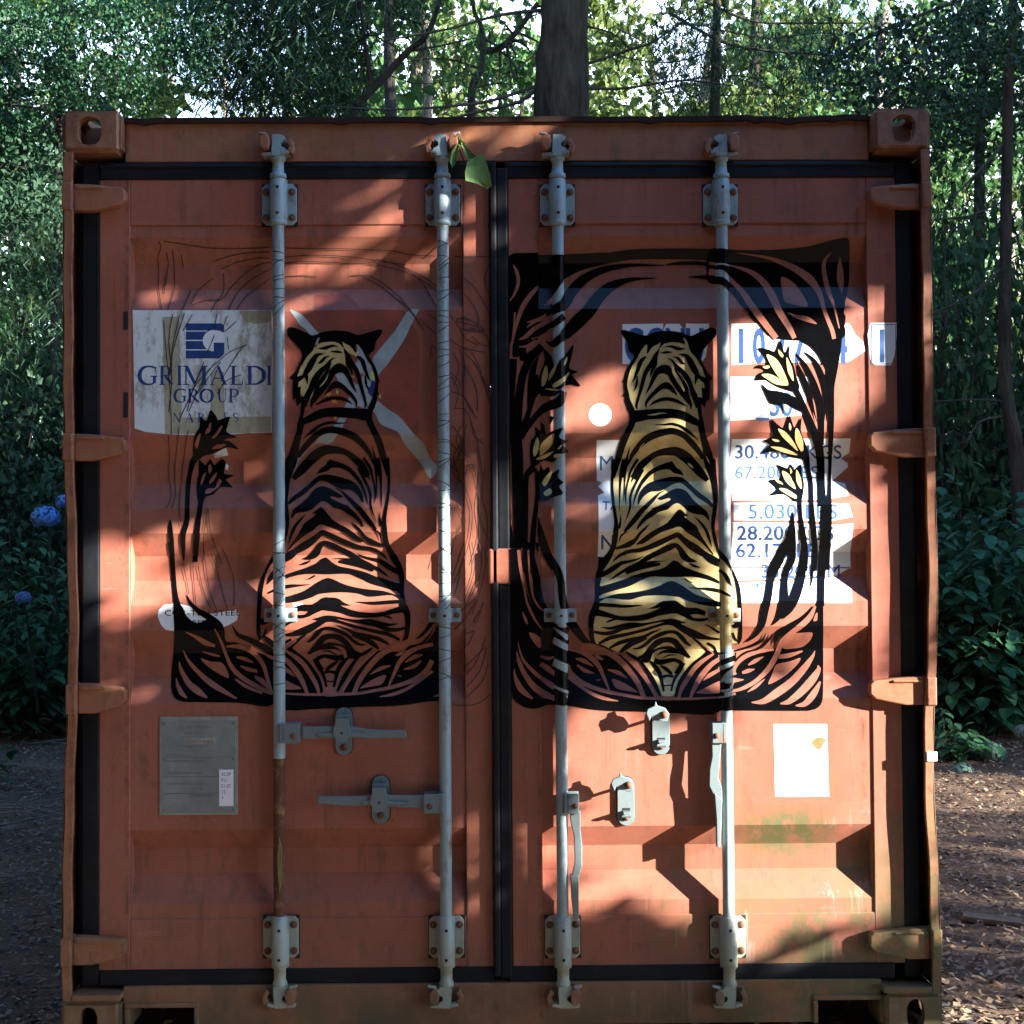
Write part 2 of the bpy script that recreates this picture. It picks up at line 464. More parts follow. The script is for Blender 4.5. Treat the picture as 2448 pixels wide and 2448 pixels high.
class Paint:
    """collects painted shapes given in photo crops and lays them on doors and bars"""
    def __init__(s, layer): s.mb = MB(); s.rod = {0: MB(), 1: MB(), 2: MB(), 3: MB()}; s.layer = layer; s.k = 0
    def tris(s, T, org, dx=0, dy=0, xmax=None, rods=(), xmin=None, m=0, mir=False):
        ox, oy, sc = org; s.k += 1; off = s.layer + s.k * 3e-6
        for t in T:
            pp = [(ox + x / sc + dx, oy + y / sc + dy) for x, y in t]
            if mir:      # the left painting is the right one turned over, very slightly skewed
                pp = [(2399 - 11 * (y - 790) / 700 - x, y - 1 - 9 * (y - 790) / 870) for x, y in pp][::-1]
            if xmax is not None:
                pp = slab(pp, 0, -1e9, xmax)
                if not pp: continue
            if xmin is not None:
                pp = slab(pp, 0, xmin, 1e9)
                if not pp: continue
            drape(s.mb, [px2w(*p) for p in pp], off, m)
            for r in rods:
                drape_rod(s.rod[r], [unproj(p[0], p[1], .010) for p in pp], off, r)
    def st(s, org, P, **k): s.tris(ribbon(P), org, **k)
    def pg(s, org, P, smooth=True, **k):
        if isinstance(P[0], list): P = P[0]
        s.tris(polytris(P, smooth), org, **k)
# ------------------------------------------------------------------ the mural, traced in crops (origin x, origin y, zoom)
CA = (1420, 740, 4.83); CB = (1380, 1100, 4.83); CC = (1380, 1380, 4.83)
T1 = (1150, 200, 3.22); T1b = (1700, 200, 3.22); T2 = (1150, 750, 3.22); T2b = (1700, 750, 3.22)
T3 = (1150, 1300, 3.22); T3b = (1700, 1300, 3.22)
L1 = (100, 200, 3.22); L1b = (600, 200, 3.22); L2 = (100, 750, 3.22); L2b = (600, 750, 3.22); L3 = (100, 1300, 3.22); L3b = (600, 1300, 3.22)
def S(t):
    out = []
    for ln in t.strip().split('\n'):
        ln = ln.split('#')[0].strip()
        if not ln: continue
        out.append([tuple(float(v) for v in q.split(',')) for q in ln.split()])
    return out
HEADCAP = S('''310,250 340,235 400,250 500,278 600,300 700,262 850,248 1000,265 1110,305 1200,270 1290,230 1350,210 1395,215 1412,260 1400,310 1300,420 1240,500 1232,570 1250,640 1238,660 1180,560 1110,480 1085,400 1060,345 1030,328 1052,402 1000,387 880,378 800,405 752,455 772,378 740,400 680,430 610,512 618,420 600,405 540,480 490,580 440,650 415,620 465,545 440,510 400,470 385,380 345,325''')[0]
HEADR = S('''1235,560 1265,640 1310,730 1375,800 1332,825 1340,930 1330,1065 1305,1035 1280,1135 1235,1080 1245,1220 1275,1340 1285,1430 1330,1560 1370,1690 1395,1800 1408,1940 1345,1940 1295,1850 1268,1760 1250,1600 1215,1430 1195,1340 1215,1290 1192,1150 1197,1012 1250,1020 1242,897 1278,915 1270,850 1195,792 1290,790 1265,730 1240,640''')[0]
BODYR = S('''1590,-10 1605,150 1622,300 1622,480 1595,680 1587,800 1612,920 1640,1030 1720,1120 1790,1250 1850,1380 1885,1500 1900,1700 1905,1900 1900,2060 1860,2130 1850,2080 1860,1950 1850,1700 1840,1560 1815,1400 1780,1290 1710,1190 1640,1115 1580,960 1550,830 1545,700 1562,560 1565,480 1555,350 1535,230 1500,130 1470,60 1480,-10''')[0]
TS_A = S('''480,560,30 415,660,40 375,780,42 365,880,36 378,960,46 390,1050,60 420,1130,72 445,1200,70 445,1300,70 400,1400,70 335,1540,80 285,1700,75 222,1940,40
375,780,24 352,815,20 330,850,2
375,950,30 352,985,20 330,1010,2
395,1080,34 390,1120,20 388,1155,2
820,437,4 880,425,26 970,452,40 1055,458,3
760,505,3 830,495,30 910,493,3
910,545,4 970,565,30 1010,610,36 1055,635,3
980,515,6 1060,535,46 1110,600,72 1150,680,76 1190,750,58 1178,800,38 1165,872,4
1150,700,40 1230,785,36 1330,805,32 1376,800,3
600,545,22 540,600,50 505,700,44 470,790,24 440,845,3
500,770,14 490,870,28 460,945,3
755,455,8 720,520,46 670,620,62 600,720,50 560,850,44 530,960,38 500,1060,30 490,1130,24 512,1146,3
725,540,20 705,640,44 665,720,30 650,797,3
595,978,3 640,900,32 685,800,50 735,715,74 820,690,108 880,735,84 905,800,62 950,880,58 1020,960,72 1080,1040,62 1115,1100,36 1118,1158,3
845,562,3 900,590,24 950,660,50 1020,730,70 1080,820,80 1120,920,72 1165,1010,72 1205,1130,60
900,620,16 930,700,34 985,800,56 1040,880,50 1075,980,46 1110,1080,36
608,1146,4 598,1090,26 650,1010,42 720,940,52 775,895,58 835,878,82 885,905,60 918,945,42 967,998,3
640,1112,3 700,1070,30 780,1040,42 870,1035,42 960,1060,42 1080,1122,3
440,1235,150 520,1228,134 620,1212,118 760,1205,118 900,1200,104 1020,1222,100 1120,1270,90 1220,1320,66
685,1322,3 800,1330,18 900,1322,30 1000,1350,30 1100,1420,40 1207,1512,3
400,1800,4 430,1700,44 500,1600,64 600,1500,82 720,1440,86 850,1408,78 930,1408,76 1040,1455,72 1130,1545,72 1210,1640,62 1258,1725,40
415,1580,3 385,1700,26 350,1800,42 325,1940,50
440,1940,36 520,1800,44 620,1720,52 740,1660,72 860,1640,92 960,1645,112 1060,1705,122 1150,1795,112 1230,1885,100 1310,1975,50
720,1695,6 600,1790,20 520,1880,28 470,1960,30''')
HOLE_A = S('''880,590,8 905,650,22 917,720,34 955,790,38 1000,860,32 1032,925,20 1040,948,3
985,728,3 1040,810,8 1090,900,8 1112,1000,3
1080,1770,6 1110,1800,30 1145,1832,8
610,1216,3 690,1215,20 760,1200,18 838,1200,3
580,1540,3 540,1590,14 490,1680,3
1290,1690,4 1310,1735,14 1335,1782,4''')
TS_B = S('''420,-10,34 408,150,34 402,300,30 412,450,34 432,600,36 448,720,44 445,820,60 430,950,60 395,1050,62 330,1160,80 262,1280,64 240,1380,66 230,1500,46 228,1600,50 215,1700,80 172,1800,74 158,1900,62 162,1980,60 175,2080,54 205,2150,50
530,-10,30 510,120,40 497,250,30 490,400,20 483,585,4
590,-10,34 562,100,26 546,250,18 540,380,14 532,472,3
700,-10,30 620,120,32 590,230,20 566,330,22 558,420,20 562,525,3
850,-10,40 760,60,42 690,150,38 645,210,20 620,262,3
760,110,26 690,240,30 640,340,30 612,430,28 610,540,25 580,640,15 540,737,3
1078,15,20 1080,60,90 1000,75,64 900,110,52 820,170,46 740,270,40 690,370,30 660,460,20 640,545,4
1080,50,70 1120,110,70 1180,140,50 1225,175,12
700,510,16 740,405,60 830,320,100 950,290,130 1080,240,92 1200,232,62 1300,310,52 1400,400,56 1500,470,50 1562,530,30
540,830,24 600,760,50 660,690,60 730,600,60 800,530,50 880,450,40 950,380,15 1022,345,4
500,620,3 500,700,20 480,790,34
590,820,4 510,870,24 480,952,4
830,740,3 780,790,26 720,850,32 670,920,44 600,970,64 520,1000,44 440,1020,30
1350,650,3 1420,720,26 1480,800,36 1520,900,34 1552,1005,4
1400,830,20 1430,900,30 1500,1000,24 1570,1090,10
410,1182,4 445,1135,24 520,1085,40 600,1055,44 740,1035,50 880,985,62 1000,932,62 1100,885,58 1160,865,60 1210,905,62 1280,965,80 1370,1025,92 1450,1075,72 1560,1130,60 1650,1170,40
260,1330,60 350,1290,60 430,1240,60 510,1190,44 600,1170,30 700,1140,20 766,1105,3
370,1392,3 470,1320,30 600,1245,42 720,1190,54 820,1125,62 940,1065,62 1050,1015,72 1140,985,52 1190,1035,64 1230,1105,84 1290,1150,62 1382,1172,5
1290,1190,8 1350,1222,30 1424,1242,3
700,1240,40 830,1195,56 900,1172,20 1032,1165,3
560,1300,46 700,1245,60 840,1215,54 960,1200,30
1235,1365,20 1290,1400,15 1342,1414,2
1290,1470,5 1400,1480,20 1520,1490,42 1640,1512,42 1775,1572,20
1640,1270,30 1700,1320,46 1750,1400,50 1790,1470,4
1455,1110,20 1530,1165,40 1640,1215,40''')
TP_B = S('''1000,400 1090,345 1170,325 1260,360 1340,460 1420,530 1500,600 1525,705 1460,640 1350,620 1280,590 1220,530 1160,495 1100,520 1040,570 940,600 870,650 790,700 690,802 690,770 740,690 800,620 870,560 830,565 905,540 1000,500 1080,455 1060,437 960,462 930,440
1180,568 1240,612 1280,640 1235,650 1300,705 1380,770 1412,850 1440,930 1515,1030 1430,950 1350,890 1270,840 1190,770 1100,790 960,840 860,900 770,960 680,975 740,915 850,830 940,780 1040,720 1100,650
1110,1158 1160,1170 1220,1220 1330,1270 1450,1310 1560,1350 1640,1400 1640,1428 1520,1385 1380,1352 1250,1345 1100,1350 850,1345 720,1395 600,1455 450,1500 300,1545 255,1570 210,1500 230,1440 280,1455 400,1420 530,1380 650,1330 800,1290 950,1260 1030,1222
1080,1395 1200,1440 1350,1540 1500,1595 1650,1640 1650,1690 1450,1672 1280,1625 1180,1580 950,1560 750,1572 600,1612 340,1592 250,1640 215,1620 250,1598 300,1590 450,1545 600,1530 750,1508 900,1468''')
TS_C = S('''230,315,42 400,325,42 560,335,36 765,322,3
820,362,3 900,345,30 980,310,62 1060,295,52 1130,300,60 1180,350,82 1260,390,82 1380,390,72 1480,420,50
200,400,92 330,430,62 480,470,50 650,475,62 800,455,72 920,412,74 1040,372,112 1140,372,92 1230,412,80 1330,482,40 1450,492,40 1500,480,30 1640,495,20
330,522,4 380,500,25 452,485,8
270,575,4 380,590,34 500,560,34 620,535,30 760,540,24 890,520,20 1000,500,26 1100,500,42 1200,520,30 1252,520,3
195,630,32 300,650,42 400,640,50 520,592,46 640,570,42 780,545,26 900,520,10
250,765,30 380,700,46 520,670,42 650,640,36 800,600,36 920,560,30 1030,530,42 1110,530,62 1180,570,72 1250,610,82 1330,650,92 1420,680,72 1500,700,42 1645,715,20
370,820,22 480,760,46 620,720,44 760,690,40 860,640,30 982,590,4
630,820,3 700,822,26 780,780,40 860,710,42 960,660,50 1060,630,40 1140,640,42 1200,690,52 1250,750,42 1310,792,16
490,870,26 560,810,60 640,760,60 740,725,46 800,700,30
700,935,30 790,900,62 850,820,62 930,750,72 1020,722,62 1120,740,72 1180,810,72 1240,870,52 1305,925,16
740,945,60 810,955,60 860,870,34 940,825,24 1060,815,40 1150,850,42 1230,890,30 1292,930,16
915,905,5 990,860,30 1100,858,40 1205,882,5
970,942,5 1060,898,16 1150,900,5
890,960,60 960,980,62 1040,965,52 1130,955,42 1200,1000,50 1162,1070,40 1120,1105,14
840,970,22 900,1030,52 950,1110,50 975,1200,36 1000,1315,25
1240,990,22 1180,1080,42 1130,1160,36 1100,1240,26 1085,1315,20
960,1020,22 1040,1070,46 1092,1120,30
985,1150,40 1040,1135,30 1110,1145,30
1000,1250,12 1092,1245,12
560,860,22 650,920,42 720,960,32 800,1070,42 880,1200,52 960,1365,26
1495,868,28 1420,930,20 1350,1000,50 1262,1100,50 1182,1220,46 1132,1370,26
1330,700,20 1420,770,30 1480,830,30 1512,872,18
1500,760,30 1570,800,30 1604,862,26
1780,560,20 1830,560,60 1855,520,40
1790,640,30 1815,700,30 1850,745,8
1470,540,4 1560,590,24 1640,640,30''')
GOLDP_C = S('''700,950 780,935 840,960 900,860 1000,790 1150,800 1290,925 1340,920 1490,860 1400,930 1270,1050 1240,1130 1170,1230 1112,1362 975,1362 920,1270 840,1130''')
GOLD_A = S('''600,400 622,420 612,500 680,428 775,376 760,440 880,372 1050,395 1028,325 1065,345 1090,400 1115,480 1190,550 1240,640 1270,730 1295,800 1240,820 1275,850 1282,920 1245,905 1255,1025 1205,1010 1200,1150 1222,1290 1205,1340 1225,1430 1255,1540 1300,1640 1340,1780 1380,1960 230,1960 300,1700 360,1540 430,1400 460,1300 460,1170 425,1120 405,1020 385,960 380,880 390,780 420,680 480,590 530,480''')
GOLD_B = S('''430,-10 1580,-10 1590,200 1605,350 1600,500 1570,680 1565,800 1590,930 1650,1050 1740,1170 1800,1290 1845,1420 1870,1560 1880,1700 1885,1900 1880,2060 1870,2110 1780,2120 1640,2210 1500,2230 1400,2280 1280,2300 1000,2300 800,2290 720,2310 560,2210 480,2215 290,2140 200,2110 180,1950 190,1850 215,1700 230,1500 245,1380 270,1260 350,1150 420,1020 450,820 455,720 430,600 415,450 405,300 415,150''')
# plants around the right hand tiger, positive black strokes and masses
FR_P1 = S('''215,1332 440,1322 640,1318 980,1303 800,1345 650,1405 545,1470 450,1575 350,1640 300,1740 255,1860 235,1990 215,1990''')
FR_S1 = S('''620,1500,50 545,1570,90 450,1650,130 370,1750,130 320,1860,110 300,1990,90
420,1620,60 500,1550,70 620,1470,82 760,1400,80 950,1352,80 1150,1320,80 1400,1312,82 1650,1315,86 1840,1325,80
330,1950,120 400,1840,90 480,1780,60 560,1740,70 640,1700,80 700,1600,82 800,1500,72 950,1432,50 1150,1400,26 1412,1402,4
330,1960,50 430,1900,40 560,1850,50 640,1790,50
620,1970,44 720,1850,92 820,1760,102 900,1650,92 1000,1560,72 1150,1510,32 1352,1497,3
1420,1395,4 1550,1382,26 1700,1385,30 1840,1410,40
1600,1490,4 1700,1490,26 1840,1505,54
440,1400,60 500,1400,120 560,1380,110''')
FR_G1 = S('''445,1560,22 380,1630,34 325,1710,36 285,1810,30 260,1900,24 240,1990,18 228,2060,8
245,1392,4 275,1450,26 287,1530,26 262,1610,20 218,1680,6
350,1880,4 420,1830,24 520,1800,20 545,1770,6''')
FR_P1b = S('''-20,1285 200,1284 500,1280 750,1255 900,1215 1035,1190 1062,1215 1062,1500 1045,1600 1018,1780 1012,1960 480,1960 330,1810 250,1725 150,1600 60,1545 -20,1530''')
FR_G1b = S('''-20,1385,22 60,1390,16 150,1402,12 300,1450,36 400,1530,50 470,1640,62 520,1750,52 600,1880,44 640,1960,34
-20,1450,50 80,1465,50 145,1510,34 230,1595,42 300,1695,50 380,1805,52 500,1960,42
200,1305,4 400,1335,20 520,1370,36 650,1430,52 760,1510,62 830,1610,42 870,1750,30 930,1900,32 945,1965,30
920,1300,4 870,1370,24 868,1450,34 900,1600,36 940,1700,20 985,1885,8
990,1340,4 990,1430,44 995,1530,50 1005,1618,4
590,1765,4 660,1795,26 740,1815,40 810,1850,8''')
FR_GP1b = S('''540,1490 630,1530 700,1620 742,1715 620,1700 565,1680 545,1600''')
FR_S2 = S('''330,-10,200 300,120,180 290,260,120 300,330,100
400,20,60 480,-10,80 560,-40,80
250,350,56 245,500,48 235,700,30 228,900,14
400,300,60 330,450,60 300,600,64 275,800,80 268,950,90 280,1100,90 282,1300,86 288,1500,80 285,1750,76 240,1900,80 235,1990,80
440,335,10 400,430,50 378,600,42 358,762,5
470,250,60 380,330,70 300,330,60
300,100,30 400,60,30 540,10,30
300,230,6 380,220,26 440,190,10
420,470,40 425,600,50 400,650,40 360,780,40 340,850,60 300,950,70
460,610,50 560,620,26 620,590,14
640,600,40 600,680,80 500,720,64 420,790,44 340,900,44 305,960,30
545,790,40 530,850,10
410,1180,60 350,1250,44 345,1500,40 338,1900,40 345,1990,40
430,1210,12 430,1250,30 432,1400,30 405,1650,40 390,1900,44 385,1990,44
440,1570,4 462,1700,50 510,1850,64 570,1960,60
640,170,80 720,90,100 800,20,90 850,-30,80
560,230,60 600,200,60 640,170,60
500,215,6 560,240,40 640,180,30
380,180,8 440,160,30 500,110,50 550,60,60
225,1600,6 235,1700,20 250,1850,40''')
FR_G2 = S('''260,-10,14 255,80,12 240,200,10 232,330,12
290,200,6 340,180,30 420,110,34 520,60,26 540,50,6
290,255,6 350,250,16 420,205,12
350,70,6 420,50,20 500,10,16
640,600,4''')
# flowers: black silhouettes and gold petals
FL = [(T2b, '640,600 590,590 500,557 430,512 335,512 370,460 415,440 385,420 335,418 360,395 425,395 410,330 360,265 440,275 492,290 530,205 560,290 575,300 607,232 600,320 635,400 655,480 680,570',
       ['425,315 500,350 555,440 592,547 520,490 460,400', '578,335 620,420 632,520 590,450', '385,470 450,465 540,510 592,551 500,545 430,505', '515,275 555,320 545,338 520,310', '395,410 440,400 450,415 420,425']),
      (T2b, '745,1130 680,1115 600,1100 500,1060 395,1070 450,1010 400,980 460,955 475,940 460,815 520,860 560,880 600,785 635,870 650,880 695,798 690,900 720,990 748,1060',
       ['515,885 580,920 640,1000 665,1057 600,1000 540,940', '655,880 700,960 708,1050 690,1060 645,970', '455,1025 540,1030 630,1065 662,1090 560,1070', '600,840 615,870 608,900 598,880', '465,965 510,970 525,985 490,985']),
      (T2b, '690,1442 640,1440 560,1390 440,1400 500,1350 440,1283 530,1270 525,1200 500,1160 590,1190 612,1155 640,1200 690,1160 700,1250 715,1310 705,1400',
       ['545,1210 600,1240 650,1350 600,1320 560,1270', '655,1200 690,1270 693,1350 655,1290', '520,1345 580,1350 655,1400 650,1425 570,1385', '490,1275 530,1290 552,1315 510,1300', '605,1185 622,1215 610,1232']),
      (T2, '440,610 450,480 490,360 480,270 540,330 570,420 600,370 640,330 712,240 690,360 680,420 745,450 700,470 765,558 690,545 640,560 600,590 520,610',
       ['500,400 515,470 490,550 468,560 468,480', '575,390 570,440 520,520 525,470', '660,330 665,360 640,400 640,370', '550,545 620,500 680,450 650,510 610,550 560,570', '490,580 540,575 600,590 540,592']),
      (T2, '400,1180 375,1100 385,980 420,930 415,870 460,905 460,835 490,870 500,930 560,900 630,880 600,950 665,985 630,1010 672,1065 610,1080 560,1140 480,1130',
       ['430,950 447,990 440,1060 410,1100 400,1050', '560,920 550,1000 500,1060 455,1090 455,1020 500,960', '590,1035 620,1010 615,1030 595,1045', '420,1120 500,1080 560,1060 480,1120', '560,1085 620,1080 590,1105 565,1110']),
      (T2, '440,1430 440,1350 430,1260 410,1205 450,1215 460,1155 480,1205 520,1180 540,1230 600,1200 590,1260 635,1300 600,1330 630,1385 560,1410 500,1440',
       ['470,1300 500,1250 545,1210 530,1270 490,1330', '480,1380 530,1345 545,1380 500,1405'])]
FR_S2b = S('''300,-10,44 380,60,50 450,130,46 540,170,20 640,182,3
420,-10,60 500,70,56 570,130,30 612,156,3
560,-10,60 620,90,72 700,180,60 780,230,60 850,300,70 890,380,70
945,300,100 930,430,84 920,540,62 925,620,42 925,800,42 918,1000,38 912,1200,25 908,1400,34 890,1480,80 885,1600,86 875,1800,86 868,1970,86
640,570,50 680,640,40 720,740,50 770,860,60 820,1000,70 840,1130,60 845,1300,60 855,1480,66
660,375,4 690,460,40 722,540,50 752,620,46 772,690,28 812,832,3
642,298,4 710,380,30 760,470,42 802,580,56 840,700,50 850,850,40 852,1010,28
706,288,4 790,360,30 840,450,42 875,560,42 887,680,30 884,832,3
730,1110,50 745,1200,36 765,1300,36 770,1450,36 785,1650,46 800,1850,42 795,1980,28
680,1430,36 687,1550,30 705,1700,46 722,1850,50 715,1980,50''')
FR_P2b = S('''640,-10 1018,-10 1005,200 990,330 965,400 920,470 875,400 820,280 740,235 680,160 640,60
385,540 440,585 540,600 660,650 730,720 745,770 660,740 590,700 550,695 567,795 530,710 455,690 420,630
627,1514 640,1590 650,1700 652,1884 620,1890 590,1860 551,1790 575,1710 603,1630''')
FR_W2b = S('''700,110,4 750,150,30 800,236,4
905,30,10 930,110,18 955,245,4''')
FR_S3b = S('''590,-20,60 525,110,80 482,190,80 455,280,60 438,400,60 410,520,60 390,620,50 340,700,30 268,757,6
625,60,50 615,130,60 570,230,50 560,350,62 558,450,72 520,560,42 468,628,4
715,-10,50 710,100,50 690,250,70 645,400,80 600,500,62 552,578,6
795,-10,26 780,200,22 770,300,10 755,342,3
880,-10,90 868,90,84 852,200,62 845,300,56 843,400,56 842,480,56
790,480,10 740,545,30 690,600,60 600,650,60 510,705,44 480,782,4
470,690,4 440,740,20 380,800,14 270,840,24 200,900,20 170,960,10
420,690,4 390,745,20 300,790,18 160,830,14''')
FR_P3b = S('''860,420 862,640 862,1000 858,1190 840,1240 800,1272 740,1283 160,1281 -20,1280 -20,1190 60,1160 130,1100 165,1000 230,900 320,850 420,835 500,800 540,760 600,700 700,640 760,570 810,480 835,430''')
FR_GP3b = S('''600,695 700,685 778,685 762,740 705,790 620,806 548,802 562,742
500,930 600,905 686,878 660,930 560,1020 440,1080 470,1000
785,592 802,540 817,530 813,590''')
FR_G3b = S('''800,480,16 760,560,40 690,630,44 610,690,36 540,760,38 500,860,40 440,960,40 350,1050,32 250,1108,28 150,1140,14
520,868,30 600,858,34 702,825,12
310,1220,8 400,1212,42 500,1150,62 620,1060,60 720,950,50 780,865,24 797,822,4
530,1230,8 600,1212,42 700,1130,60 780,1040,60 826,965,34 820,935,8
648,1245,8 720,1230,42 790,1150,50 838,1060,14
165,1000,20 200,920,30 270,862,34 370,830,24 480,812,18
285,932,12 340,900,30 402,868,5
238,992,20 290,975,30 335,965,5
100,1050,40 165,1050,40 250,1045,5
278,1140,4 340,1100,25 412,1040,5
100,1160,30 200,1120,14''')
FR_S3 = S('''235,40,90 250,200,100 270,330,120 290,450,130
345,-10,40 345,120,40 362,250,40 380,360,40 420,470,50 480,560,70
385,-10,40 392,120,50 422,250,60 445,400,60 480,500,60 560,600,80
430,-10,30 440,60,10
470,-10,60 520,100,60 575,180,60 612,280,60 622,380,60 640,480,64 690,600,70 760,700,60 830,770,40 930,800,40 1000,850,60
530,620,60 600,680,50 640,760,10''')
M4P = S('''205,280 330,320 380,450 450,540 560,610 630,700 660,790 720,800 820,850 960,860 1060,850 1150,900 1250,1010 1330,1130 1370,1200 1480,1200 1540,1080 1620,960 1700,880 1760,820 1850,860 1850,1282 1500,1303 1230,1290 1000,1285 850,1273 700,1250 520,1238 470,1255 400,1270 330,1255 262,1212 236,1150 233,900 230,600''')
M4X = S('''290,48,26 303,184,24 335,345,20 354,451,16 409,573,18 470,660,5
364,48,14 374,238,14 399,396,14 444,483,14 560,573,4''')
M4G = S('''640,640,16 690,715,22 760,775,34 850,790,46 960,830,42 1060,890,46 1150,990,42 1210,1080,40 1255,1190,34
1090,855,18 1170,920,30 1240,1000,30 1300,1090,26 1350,1190,18
650,800,30 760,828,30 840,870,42 905,940,34 950,1040,24 985,1125,14
655,925,34 700,1010,42 800,1080,36 950,1132,30 1100,1162,24 1250,1186,22 1600,1192,20 1850,1180,12
650,1010,20 760,1092,25 850,1150,26 950,1190,26 1055,1209,7
728,882,10 790,900,34 862,942,6
738,930,10 800,975,30 872,996,6
873,853,4 900,872,30 942,893,4
975,968,12 1050,990,30 1128,1036,4
890,1050,12 922,1045,4
455,865,14 520,882,26 562,868,8
455,920,34 520,965,42 575,1010,26
283,758,4 318,880,18 380,960,26 460,1030,32 565,1105,46
275,828,4 290,900,30 335,1000,36 400,1090,46 470,1145,52 570,1190,34 640,1206,6
455,1180,6 560,1195,14
255,958,4 265,1030,26 310,1120,46 395,1192,16
320,520,4 345,590,24 360,620,4
1790,846,14 1700,905,32 1640,960,36 1580,1050,36 1540,1120,30 1520,1188,18
1850,875,30 1770,930,36 1700,1010,42 1650,1090,36 1608,1192,22
1850,960,20 1760,1010,30 1708,1052,4
1700,772,12 1785,838,10''')
M4GP = S('''1008,1040 1100,1070 1207,1142 1130,1132 1040,1110
370,680 460,725 458,805 400,750
1850,1055 1740,1100 1655,1148 1850,1142''')
# left hand door: lower left corner of plants
LBP = S('''1018,470 1078,478 1120,560 1200,610 1290,580 1390,640 1418,745 1500,760 1600,810 1700,850 1790,900 1790,1232 1500,1222 1200,1216 1100,1215 1030,1190 1000,1120 998,1020 1010,880 1022,700''')
LBS = S('''990,-10,36 1005,120,36 1018,280,36 1030,400,40 1050,500,60
1115,390,4 1150,460,26 1210,520,40 1280,560,50 1370,640,60 1405,750,10
1470,630,4 1510,700,30 1600,740,40 1700,790,50 1790,850,60
1700,700,10 1740,740,40 1800,790,40''')
LBG = S('''1110,680,8 1180,712,26 1260,760,40 1335,785,20
1240,830,6 1310,850,20 1372,865,14
1330,650,6 1385,760,20 1430,880,26 1480,970,34 1560,1040,36 1680,1110,36 1780,1150,30
1420,790,10 1520,790,34 1620,830,36 1700,920,32 1740,1040,26 1770,1130,14
1500,870,10 1560,885,30 1630,915,8
1530,940,10 1590,965,30 1660,980,24
1490,1040,16 1580,1100,26 1700,1150,16
1090,815,4 1130,900,24 1220,1000,34 1330,1090,46 1500,1190,14
1062,905,4 1070,960,26 1130,1070,44 1200,1130,52 1275,1185,14
1035,1030,4 1050,1090,26 1080,1150,36 1120,1185,10
1640,1020,20 1700,1060,40 1760,1120,20
1700,840,6 1760,870,24 1790,890,20''')
LBGP = S('''1225,880 1300,905 1395,920 1442,1032 1350,990 1270,935''')
LF = ['1170,1110 1165,1030 1175,940 1215,870 1222,790 1250,815 1270,820 1302,742 1350,800 1355,820 1448,792 1435,850 1425,910 1500,950 1440,960 1400,975 1450,985 1515,1045 1430,1030 1330,1075 1250,1095 1215,1120',
      '1205,1440 1192,1330 1210,1220 1212,1125 1262,1165 1300,1120 1330,1165 1385,1118 1418,1150 1405,1230 1478,1245 1420,1275 1440,1305 1470,1335 1380,1335 1320,1390 1260,1410 1240,1440']
LFH = [['1180,1010 1200,950 1225,920 1210,1000 1195,1040', '1290,850 1305,840 1300,900 1280,920', '1310,960 1340,920 1385,860 1390,880 1340,950', '1310,1040 1350,1010 1420,1005 1380,1035', '1260,920 1275,880 1285,890 1270,930'],
       ['1225,1300 1240,1250 1265,1220 1250,1280 1230,1320', '1285,1180 1300,1160 1310,1200 1290,1230', '1290,1310 1310,1260 1350,1220 1330,1280', '1340,1330 1370,1270 1385,1290 1360,1330', '1270,1350 1330,1340 1380,1320 1300,1380 1260,1385']]
LFS = S('''1215,1080,60 1170,1130,50 1145,1220,34 1130,1300,36 1122,1450,34 1118,1600,38 1090,1700,40 1090,1800,34 1095,1902,8
1235,1400,56 1225,1450,40 1205,1600,40 1190,1750,46 1182,1910,36
990,1590,12 992,1650,32 1000,1750,36 1010,1940,34''')
# marker pencil lines on the left door (thin)
PEN1 = S('''910,1210 915,1280 895,1350 900,1560 910,1700
965,1290 945,1400 | 
''') if False else []
PENL1 = ['905,1215 918,1270 895,1340 905,1450 900,1560 925,1740', '962,1300 975,1380 955,1560', '1005,1280 1020,1400 1022,1580 970,1740', '1075,1320 1090,1420',
  '940,1215 1100,1240 1300,1268 1600,1272 1760,1262', '1330,1370 1450,1330 1600,1305 1760,1300', '1380,1430 1500,1380 1640,1350 1760,1345',
  '1350,1680 1410,1640 1450,1580 1560,1470 1660,1400 1760,1375', '1440,1740 1500,1620 1600,1520 1700,1460 1760,1430', '1500,1740 1570,1640 1680,1560 1760,1500', '1150,1700 1200,1600 1320,1500', '1160,1705 1260,1670 1370,1665',
  '1080,1740 1130,1640 1150,1590', '1400,1460 1400,1600 1340,1690 1300,1760', '950,1480 940,1620']
PENL1b = ['240,1265 420,1272 650,1272 900,1280 1080,1290 1240,1320 1420,1330', '240,1340 420,1325 600,1325 800,1340 1000,1370 1190,1395', '240,1390 400,1372 680,1382', '690,1390 830,1385 1000,1405 1150,1440 1290,1500 1430,1600 1500,1740 1620,1900',
  '240,1490 400,1480 505,1492', '765,1482 900,1480 1020,1540 1140,1640 1240,1760 1330,1900', '850,1485 1000,1560 1100,1640 1220,1740 1300,1860', '1190,1420 1330,1490 1430,1560', '960,1350 1180,1420 1320,1540 1430,1720', '1560,1330 1700,1335 1850,1332', '1840,1390 1800,1500 1830,1620',
  '1640,1500 1730,1580 1850,1800', '1640,1620 1730,1740 1750,1850 1640,1800 1580,1820', '1580,1830 1700,1860 1790,1900 1620,1890']
